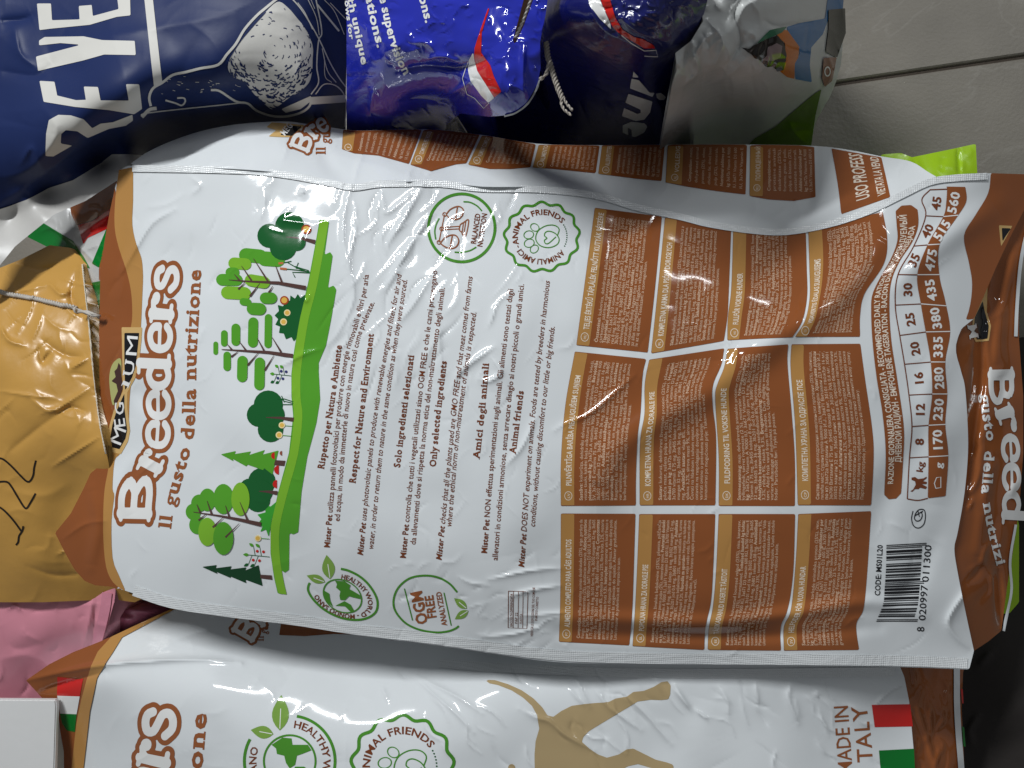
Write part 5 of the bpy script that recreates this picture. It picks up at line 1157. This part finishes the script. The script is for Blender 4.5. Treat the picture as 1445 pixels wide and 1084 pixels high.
fb = prnt('flag', HBl, poly_fill(BB([(1135, 60), (1142, 70), (1085, 250), (1080, 400), (1150, 500), (1180, 590), (1235, 700), (1180, 745), (1140, 680), (1050, 540), (1025, 440), (1030, 370), (1060, 270)]), 1.2), 1, RED, blue, split=False)
prnt('flag_stripe', HBl, poly_fill(BB([(1020, 400), (1028, 460), (1052, 545), (1142, 685), (1180, 747), (1135, 785), (1080, 730), (1000, 620), (980, 540), (985, 460)]), 1.2), 1, PWHITE, fb, split=False)
prnt('flag_outline', HBl, stroke_fill(BB([(980, 470), (938, 600), (972, 720), (1030, 750), (1100, 828), (1140, 787)]), .9, smooth=False), 1, PWHITE, fb, 3)
raised('torn_rim', HBl, stroke_fill([(762, 112), (756, 128), (744, 146), (728, 158), (712, 163)], 2.4), .0008, mat('rim_white', (160, 162, 166), rough=.35), blue)
# stitched paper strip between the two blue bags
pa = W(np.array([756., 738, 727]), np.array([-20., 30, 54]), np.array([.362, .354, .346]))
pl = W(np.array([744., 731, 724]), np.array([-20., 30, 56]), np.array([.366, .357, .346]))
V = np.concatenate([pa, pl, pa - [0, 0, .006], pl - [0, 0, .006]])
ps = thing('paper_strip', 'brown stitched paper strip on top of the blue plastic bag', 'paper strip', (pa[1] * .5 + pl[1] * .5) - [0, 0, .006])
link('strip', V, [[0, 1, 4, 3], [1, 2, 5, 4], [6, 9, 10, 7], [7, 10, 11, 8], [0, 6, 7, 1], [1, 7, 8, 2], [3, 4, 10, 9], [4, 5, 11, 10], [2, 8, 11, 5], [0, 3, 9, 6]], mat('kraft_strip', (108, 76, 56), rough=.7, bump=.4), ps, smooth=False)
tube('stitching', np.array([pa[0] + (pa[1] - pa[0]) * t for t in np.linspace(0, 1, 14)] + [pa[1] + (pa[2] - pa[1]) * t for t in np.linspace(.1, 1, 9)]) + [0, 0, .0008], .0008, mat('thread_white', (210, 206, 200), rough=.8), ps, 5, twist=900, strands=2)

blue2 = thing('plastic_bag', 'dark blue plastic bag with partly hidden white lettering, in shadow behind the cord', 'plastic bag', ground_of(870, 70))
ob2 = np.array([(735, -40), (1008, -40), (996, 10), (978, 45), (962, 68), (956, 80), (960, 100), (982, 122), (984, 215), (640, 222), (640, 185), (700, 150), (745, 100), (752, 40)])
cb2 = [(740, -30, .28), (860, -30, .37), (1000, -30, .355), (960, 30, .35), (950, 60, .33), (870, 30, .37), (800, 10, .35), (770, 60, .28), (850, 70, .325), (920, 72, .335), (910, 110, .26), (960, 120, .17), (800, 110, .20), (740, 150, .10), (660, 200, .04), (760, 200, .035), (860, 150, .16), (860, 180, .11), (860, 210, .05), (980, 140, .15), (982, 210, .05), (920, 150, .18), (920, 190, .10)]
HB2 = Field((620, -60, 1040, 240), cb2, [([(870, 20), (900, 45), (940, 60)], .004, 6), ([(830, 5), (850, 40), (890, 62), (930, 72)], .004, 8)] + crinkles(110, (840, -20, 985, 80), .0016, 2.6, 18, 81) + crinkles(30, (760, 60, 980, 200), .0012, 7, 40, 82), noise=((50, .003), (22, .001)), seed=23, sharp=True)
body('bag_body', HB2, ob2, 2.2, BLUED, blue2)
def CC(p): p = np.asarray(p, float); return np.stack([820 + p[..., 0] / 4.93, p[..., 1] / 4.93], -1)
fb2 = prnt('flag', HB2, poly_fill(CC([(118, -60), (185, -60), (240, 120), (290, 205), (370, 255), (430, 270), (500, 310), (515, 335), (440, 335), (350, 280), (270, 235), (220, 185), (205, 150), (160, 60)]), 1.3), 1, RED, blue2, split=False)
prnt('flag_stripe', HB2, poly_fill(CC([(40, -60), (112, -60), (160, 65), (203, 155), (212, 205), (130, 130), (60, 40)]), 1.3), 1, PWHITE, fb2, split=False)
prnt('flag_stripe', HB2, stroke_fill(CC([(280, 243), (350, 300), (440, 352), (520, 347), (532, 392), (440, 388)]), 1.2, smooth=False), 1, PWHITE, fb2)
for q in ([(365, 495), (402, 537), (358, 535)], [(352, 545), (402, 556), (475, 642), (510, 645), (495, 672), (340, 612)], [(520, 650), (555, 645), (588, 675), (575, 695), (545, 695), (525, 680)], [(330, 650), (495, 705), (480, 780), (440, 830), (380, 840), (285, 805), (300, 750), (390, 790), (415, 785), (415, 762), (310, 712)], [(290, 870), (350, 845), (440, 855), (460, 880), (440, 920), (380, 950), (355, 950), (350, 900), (325, 885), (330, 940), (290, 920)]):
    prnt('white_lettering', HB2, poly_fill(CC(q), 1.2), 1, PWHITE, blue2, split=False)
# frayed cord hanging between the bags
CORD = mat('frayed_cord', (176, 168, 158), rough=.85, bump=.8, bscale=400, vary=.15)  # cord colour darkened to stand for the shadow it hangs in
def wpath(q, k=10): a = np.array(q, float); s = spline(a, k); return W(s[:, 0], s[:, 1], s[:, 2]) if False else s
def cord(px, r, name, parent, twist=500, strands=2, k=8):
    a = np.array(px, float); n = len(a); t = np.linspace(0, n - 1, (n - 1) * k + 1)
    x, y, z = [np.interp(t, np.arange(n), a[:, i]) for i in range(3)]
    return tube(name, W(x, y, z), r, CORD, parent, 6, twist, strands)
cd = thing('frayed_cord', 'frayed cord, toned down for shade, with two loose ends hanging beside the blue plastic bags', 'cord', W(np.array([785.]), np.array([115.]), np.array([.30]))[0])
cord([(771, 60, .322), (773, 80, .323), (778, 95, .323), (783, 112, .322), (788, 126, .321), (794, 140, .32)], .0013, 'braid', cd, 800, 3, 14)
cord([(762, 112, .326), (766, 110, .325), (771, 104, .325), (774, 92, .325)], .0009, 'loop', cd, 500, 2, 8)
cord([(793, 138, .321), (792, 147, .321), (796, 155, .321), (806, 163, .321)], .0007, 'loose_end', cd, 900, 2)
cord([(795, 138, .321), (800, 147, .321), (808, 156, .321)], .0007, 'loose_end', cd, 900, 2)

# ================================================================== bird food bag
bird = thing('bird_food_bag', 'crumpled clear and white bird food bag showing a blue and orange parrot head', 'bird food bag', ground_of(1080, 70))
PWH = mat('bird_bag_film', (196, 198, 196), rough=.22, spec=.5, bump=.3, bscale=70, vary=.08)
op = np.array([(985, -40), (1190, -40), (1190, 50), (1187, 90), (1180, 115), (1172, 135), (1152, 170), (1141, 218), (978, 218), (981, 130), (965, 124), (946, 128), (955, 98), (953, 75), (975, 58), (992, 30)])
cp_ = [(985, -30, .33), (1080, -30, .31), (1185, -30, .16), (960, 80, .315), (950, 124, .30), (1000, 90, .30), (1050, 60, .30), (1100, 60, .275), (1160, 60, .18), (1188, 60, .13), (1180, 110, .11), (1110, 100, .235), (1040, 120, .24), (1000, 125, .22), (1050, 160, .12), (1130, 150, .11), (990, 200, .075), (1070, 210, .05), (1135, 210, .03)]
HP = Field((930, -60, 1210, 240), cp_, [([(1000, 30), (1020, 60), (1000, 110)], .006, 6), ([(1035, 20), (1045, 60), (1020, 100)], -.006, 6), ([(975, 70), (985, 100), (965, 120)], .006, 5), ([(1010, 45), (990, 60), (975, 90)], .004, 4), ([(1000, 120), (1030, 105), (1055, 80)], .005, 6), ([(1080, 30), (1100, 38), (1150, 30)], -.006, 7), ([(1160, 60), (1172, 100), (1160, 125)], .005, 6)] + crinkles(50, (950, -20, 1080, 125), .003, 5, 40, 91, angs=(70, 110)) + crinkles(24, (1080, -20, 1185, 200), .0014, 6, 40, 92), noise=((40, .003), (20, .0012)), seed=29, sharp=True)
body('bag_body', HP, op, 2.2, PWH, bird)
def QQ(p): p = np.asarray(p, float); return np.stack([980 + p[..., 0] / 4.93, p[..., 1] / 4.93], -1)
def pp(name, q, m, lay): prnt(name, HP, poly_fill(QQ(q), 1.2), lay * 4, m, pr, split=False)
PB = ink('parrot_blue', (38, 104, 158)); PO = ink('parrot_orange', (196, 108, 26)); PD = ink('parrot_dark', (40, 36, 34)); PG = ink('parrot_green', (60, 110, 84)); PPk = ink('parrot_pale', (134, 116, 118))
pr = prnt('parrot_plumage', HP, poly_fill(QQ([(640, 190), (720, 162), (905, 130), (915, 60), (930, -60), (1040, -60), (1030, 60), (930, 130), (890, 240), (810, 330), (800, 450), (815, 572), (700, 550), (690, 440), (730, 370), (720, 320), (650, 230)]), 1.3), 1, PB, bird, split=False)
pp('parrot_cheek', [(560, 205), (640, 215), (722, 325), (715, 400), (692, 440), (690, 545), (640, 532), (590, 490), (632, 420), (622, 300), (570, 255)], PO, 1.4)
pp('parrot_crown', [(515, 212), (640, 190), (600, 230), (500, 270), (420, 305)], PG, 1.8)
pp('parrot_beak', [(325, 330), (380, 335), (420, 305), (500, 270), (570, 250), (612, 300), (632, 380), (615, 480), (572, 490), (540, 455), (500, 462), (440, 410)], PD, 2.2)
pp('parrot_face', [(500, 330), (560, 300), (600, 320), (590, 390), (540, 420), (460, 410), (500, 380)], PPk, 2.8)
pp('bag_side_print', [(925, 70), (1040, 60), (1045, 230), (1010, 330), (985, 400), (905, 360), (925, 200)], ink('dark_foliage', (38, 44, 40)), 1.9)
pp('bag_side_print', [(890, 400), (980, 400), (950, 560), (900, 600), (880, 540)], ink('russet', (130, 84, 60)), 2.4)
pp('green_meadow', [(300, 1080), (420, 960), (560, 880), (700, 760), (830, 650), (880, 620), (840, 800), (800, 1080)], ink('meadow_green', (82, 112, 26), vary=.25), 1)
prnt('printed_digit', HP, ring(1165.5, 100, 4, 1.4, 16, 1.5), 14, PWHITE, pr)

# ================================================================== lime bag under the main bag
LIME = mat('lime_plastic', (156, 196, 24), rough=.3, bump=.25, bscale=60, vary=.06)
lime = thing('plastic_bag', 'lime green plastic bag, its corner sticking out under the middle pet food bag', 'plastic bag', ground_of(1330, 450))
ol = np.array([(1225, 240), (1245, 218), (1271, 216), (1287, 222), (1345, 210), (1377, 203), (1379, 244), (1385, 320), (1398, 480), (1412, 640), (1424, 692), (1438, 740), (1438, 850), (1424, 866), (1240, 866), (1225, 500)])
HL = Field((1200, 190, 1460, 880), [(1245, 218, .07), (1285, 222, .085), (1345, 210, .09), (1377, 205, .088), (1379, 244, .09), (1330, 240, .10), (1300, 450, .09), (1400, 480, .05), (1440, 700, .05), (1440, 850, .05), (1240, 860, .06), (1230, 500, .06), (1300, 700, .08)], [([(1352, 212), (1354, 245)], -.004, 3), ([(1290, 224), (1300, 245)], .003, 5)] + crinkles(10, (1240, 205, 1378, 245), .0012, 5, 20, 95), noise=((40, .001),), seed=31, step=1.5)
body('bag_body', HL, ol, 3.0, LIME, lime)

# ================================================================== kraft sack
KR = mat('golden_kraft', (192, 146, 72), rough=.3, spec=.5, bump=.3, bscale=45, vary=.1)
kraft = thing('paper_sack', 'glossy golden brown sack with handwritten 122 in black marker, left of the middle bag', 'sack', ground_of(40, 600))
ok_ = np.array([(-60, 372), (0, 378), (30, 366), (70, 346), (100, 350), (117, 372), (126, 450), (132, 520), (141, 590), (151, 642), (158, 680), (182, 838), (205, 843), (190, 850), (160, 846), (60, 850), (-60, 850)])
ck = [(-40, 380, .13), (30, 370, .13), (80, 350, .125), (117, 375, .15), (126, 450, .166), (133, 520, .178), (141, 590, .185), (150, 638, .188), (100, 700, .158), (110, 760, .145), (150, 720, .15), (180, 838, .115), (100, 840, .13), (0, 840, .14), (-40, 600, .18), (30, 500, .18), (60, 600, .185), (60, 450, .168), (20, 720, .17), (90, 540, .182), (60, 790, .155)]
rk0 = [([(0, 415), (40, 408), (75, 400)], .006, 8), ([(50, 405), (42, 440), (25, 470)], .004, 5), ([(62, 435), (55, 458), (45, 480)], .003, 5), ([(0, 460), (12, 480), (35, 488)], .006, 6), ([(60, 480), (90, 500), (120, 505)], -.005, 8), ([(55, 490), (60, 510), (75, 495)], -.005, 7), ([(70, 400), (85, 415), (100, 410)], .006, 6), ([(40, 560), (70, 580), (100, 565), (130, 545)], .005, 8), ([(100, 520), (125, 505)], .006, 7), ([(0, 552), (40, 558), (75, 562)], .003, 4), ([(80, 585), (100, 575), (120, 580)], -.005, 6), ([(75, 658), (100, 642), (138, 618)], .004, 5), ([(10, 640), (60, 600), (90, 580)], -.004, 12), ([(82, 782), (95, 780), (112, 810)], .004, 5), ([(40, 800), (80, 812), (130, 808)], -.003, 8), ([(0, 690), (60, 700), (100, 680)], .003, 20), ([(110, 380), (100, 420), (118, 450)], -.008, 8), ([(20, 372), (60, 380), (90, 372)], -.006, 7)] + crinkles(40, (0, 370, 150, 600), .0016, 4, 46, 97) + crinkles(20, (0, 600, 150, 840), .0012, 8, 50, 98)
rk = [(p_, a_ * .65, w_ * .8) for p_, a_, w_ in rk0]
HK = Field((-80, 330, 220, 870), ck, rk, noise=((60, .0035),), seed=37, sharp=True)
body('sack_body', HK, ok_, 2.6, KR, kraft)
MK = mat('marker_ink', (30, 22, 16), rough=.4, bump=.1)
def KK(p): p = np.asarray(p, float); return np.stack([p[..., 0] / 3.87, 580 + p[..., 1] / 3.87], -1)
for q in ([(-20, 258), (15, 262), (60, 298), (110, 350), (145, 383), (165, 382), (182, 350), (187, 310), (197, 270)], [(-20, 388), (35, 386), (60, 408), (95, 465), (130, 522), (147, 530), (168, 498), (195, 450)], [(-20, 515), (20, 540), (70, 592), (120, 660)], [(128, 628), (122, 655), (105, 682), (100, 715), (88, 732)]):
    prnt('marker_stroke', HK, stroke_fill(KK(q), 2.6), 1 + .3 * (len(q) % 3), MK, kraft, 3)
def field_line(field, pts, off, k=10):
    s = spline(np.array(pts, float), k); P, N = field.point(s, off); return P
tube('seam_thread', field_line(HK, [(117, 374), (121, 410), (126, 455), (132, 520), (137, 565), (142, 600), (150, 640)], .0009), .00055, mat('thread_cream', (214, 204, 186), rough=.8), kraft, 5, 900, 2)
stg = thing('braided_cord', 'thin grey braided cord lying across the golden brown sack', 'cord', HK.point(np.array([[70., 428.]]))[0][0])
tube('braid', field_line(HK, [(-30, 408), (0, 413), (30, 419), (60, 425), (90, 432), (112, 439)], .0025, 24) , .0016, mat('cord_grey', (186, 180, 172), rough=.75), stg, 6, 650, 3)
tube('braid', W(np.array([112., 122, 132, 141]), np.array([439., 441, 444, 447]), np.array([.172, .178, .182, .180])), .0016, mat('cord_grey', (186, 180, 172)), stg, 6, 650, 3)

# ================================================================== folded bag end with a flag, between navy sack and kraft sack
fold = thing('pet_food_bag', 'crumpled bag end with red, white and green print, above the golden brown sack', 'pet food bag', ground_of(110, 310))
of = np.array([(40, 330), (62, 300), (100, 280), (140, 258), (176, 236), (176, 330), (170, 380), (160, 480), (112, 470), (112, 440), (118, 400), (116, 368), (85, 350)])
HFo = Field((20, 220, 200, 500), [(40, 330, .09), (62, 300, .10), (110, 280, .10), (165, 240, .12), (165, 320, .145), (150, 350, .15), (120, 330, .13), (142, 385, .158), (140, 440, .145), (118, 420, .13), (80, 330, .10), (100, 360, .12)], [([(60, 315), (105, 342), (140, 378)], .004, 5), ([(110, 335), (130, 320), (160, 300)], .006, 7), ([(115, 355), (140, 345)], .004, 5), ([(100, 290), (105, 320), (125, 330)], -.006, 8)] + crinkles(16, (60, 260, 165, 380), .0018, 5, 25, 99), noise=((30, .002),), seed=41, sharp=True)
body('bag_body', HFo, of, 2.2, mat('crumpled_white', (186, 186, 184), rough=.28, bump=.3), fold)
for nm, q, m in (('brown_print', [(100, 282), (140, 259), (165, 244), (166, 288), (130, 312), (108, 318), (100, 300)], BROWN), ('red_print', [(110, 318), (130, 313), (163, 290), (154, 322), (124, 336), (118, 345)], RED), ('green_print', [(40, 316), (60, 314), (103, 340), (118, 362), (128, 380), (100, 365), (60, 345), (40, 335)], FGREEN), ('green_print', [(151, 322), (168, 322), (168, 350), (148, 352), (140, 378), (130, 372), (140, 348)], FGREEN), ('green_print', [(113, 402), (145, 396), (146, 466), (126, 462), (113, 442)], FGREEN), ('dark_print', [(72, 292), (96, 280), (98, 292), (74, 302)], ink('deep_green', (10, 40, 26))), ('brown_print', [(146, 352), (168, 350), (168, 396), (140, 396), (140, 380)], BROWN)):
    prnt(nm, HFo, poly_fill(q, 1.4), 1, m, fold, split=False)

# ================================================================== pink pouches
PK = mat('pink_film', (220, 144, 160), rough=.28, bump=.12, bscale=50, vary=.06)
pink = thing('pouch', 'flat pink pouch with sealed edge, below the golden brown sack', 'pouch', ground_of(60, 910))
HPk = Field((-70, 800, 240, 1020), [(-40, 840, .135), (60, 830, .125), (160, 830, .118), (158, 860, .12), (145, 910, .11), (128, 917, .088), (60, 900, .12), (0, 900, .128), (0, 960, .118), (60, 985, .092), (40, 950, .104), (110, 900, .108), (100, 940, .09)], [([(10, 860), (20, 855), (30, 862)], .003, 4), ([(20, 840), (25, 835)], .002, 4), ([(0, 880), (20, 915), (70, 905)], -.002, 12), ([(130, 845), (125, 880), (118, 915)], .003, 6), ([(136, 850), (130, 915)], -.003, 4), ([(0, 930), (40, 925), (70, 940)], .002, 12), ([(45, 845), (70, 850)], .002, 4)] + crinkles(14, (-10, 830, 150, 980), .0012, 6, 30, 103), noise=((60, .0015),), seed=43, sharp=True)
body('pouch_body', HPk, [(-60, 833), (60, 826), (118, 824), (163, 830), (161, 850), (152, 882), (143, 911), (128, 918), (130, 960), (110, 1000), (-60, 1000)], 2.6, PK, pink)
raised('edge_seal', HPk, stroke_fill([(152, 836), (149, 860), (142, 890), (136, 912)], 14), .0012, mat('pink_seal', (206, 134, 152), rough=.28, bump=.3, bscale=120), pink)
pink2 = thing('pouch', 'small dark pink rolled pouch in the gap between the two white bags', 'pouch', ground_of(190, 880))
HP2 = Field((140, 840, 260, 930), [(155, 856, .08), (190, 868, .09), (232, 862, .06), (160, 902, .06), (200, 885, .075), (175, 878, .1)], [([(156, 868), (175, 873), (190, 875)], .004, 5), ([(178, 860), (205, 864), (230, 866)], .003, 4)], seed=47)
body('pouch_body', HP2, [(152, 852), (178, 862), (184, 858), (226, 861), (236, 872), (200, 905), (150, 912)], 2.0, mat('dark_pink_film', (158, 88, 108), rough=.2, bump=.2), pink2)
# ================================================================== white carton
cart = thing('carton', 'plain pale grey carton cut off by the lower left corner', 'carton', ground_of(20, 1050))
ca = W(np.array([-60., 78, 79, 75, -60]), np.array([987., 988, 996, 1130, 1130]), np.full(5, .132))
cb_ = ca.copy(); cb_[:, 2] = .126
V = np.concatenate([ca, cb_])
import bmesh
bm = bmesh.new()
vv = [bm.verts.new(p - np.array(cart.location)) for p in V]
bm.faces.new(vv[:5][::-1]); bm.faces.new(vv[5:])
for i in range(5): bm.faces.new([vv[i], vv[(i + 1) % 5], vv[5 + (i + 1) % 5], vv[5 + i]])
bmesh.ops.recalc_face_normals(bm, faces=bm.faces)
bmesh.ops.bevel(bm, geom=list(bm.edges), offset=.0012, segments=2, affect='EDGES')
me = bpy.data.meshes.new('box'); bm.to_mesh(me); bm.free()
me.materials.append(mat('carton_white', (220, 220, 219), rough=.45, bump=.1, vary=.03))
o = bpy.data.objects.new('box', me); COL.objects.link(o); o.parent = cart
# ================================================================== dark shape added for the deep shade at the right edge
BK = mat('corner_shade_dark', (50, 46, 44), rough=.75, spec=.25, bump=.5, bscale=40, vary=.15)
blk_ = thing('shade_filler', 'made-up dark soft shape standing for deep shade at the lower right edge, beside the brown bag ends', 'sack', ground_of(1440, 900))
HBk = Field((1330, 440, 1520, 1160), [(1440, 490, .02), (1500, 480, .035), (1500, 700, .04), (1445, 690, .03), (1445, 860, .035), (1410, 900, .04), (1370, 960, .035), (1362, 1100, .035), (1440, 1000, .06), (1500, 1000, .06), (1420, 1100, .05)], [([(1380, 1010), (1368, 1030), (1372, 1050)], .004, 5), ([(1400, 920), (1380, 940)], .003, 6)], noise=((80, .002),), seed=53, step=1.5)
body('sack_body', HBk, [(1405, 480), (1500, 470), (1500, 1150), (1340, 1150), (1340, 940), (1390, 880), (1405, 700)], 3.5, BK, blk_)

COL.objects.unlink(_to); bpy.data.objects.remove(_to); bpy.data.curves.remove(_tc)
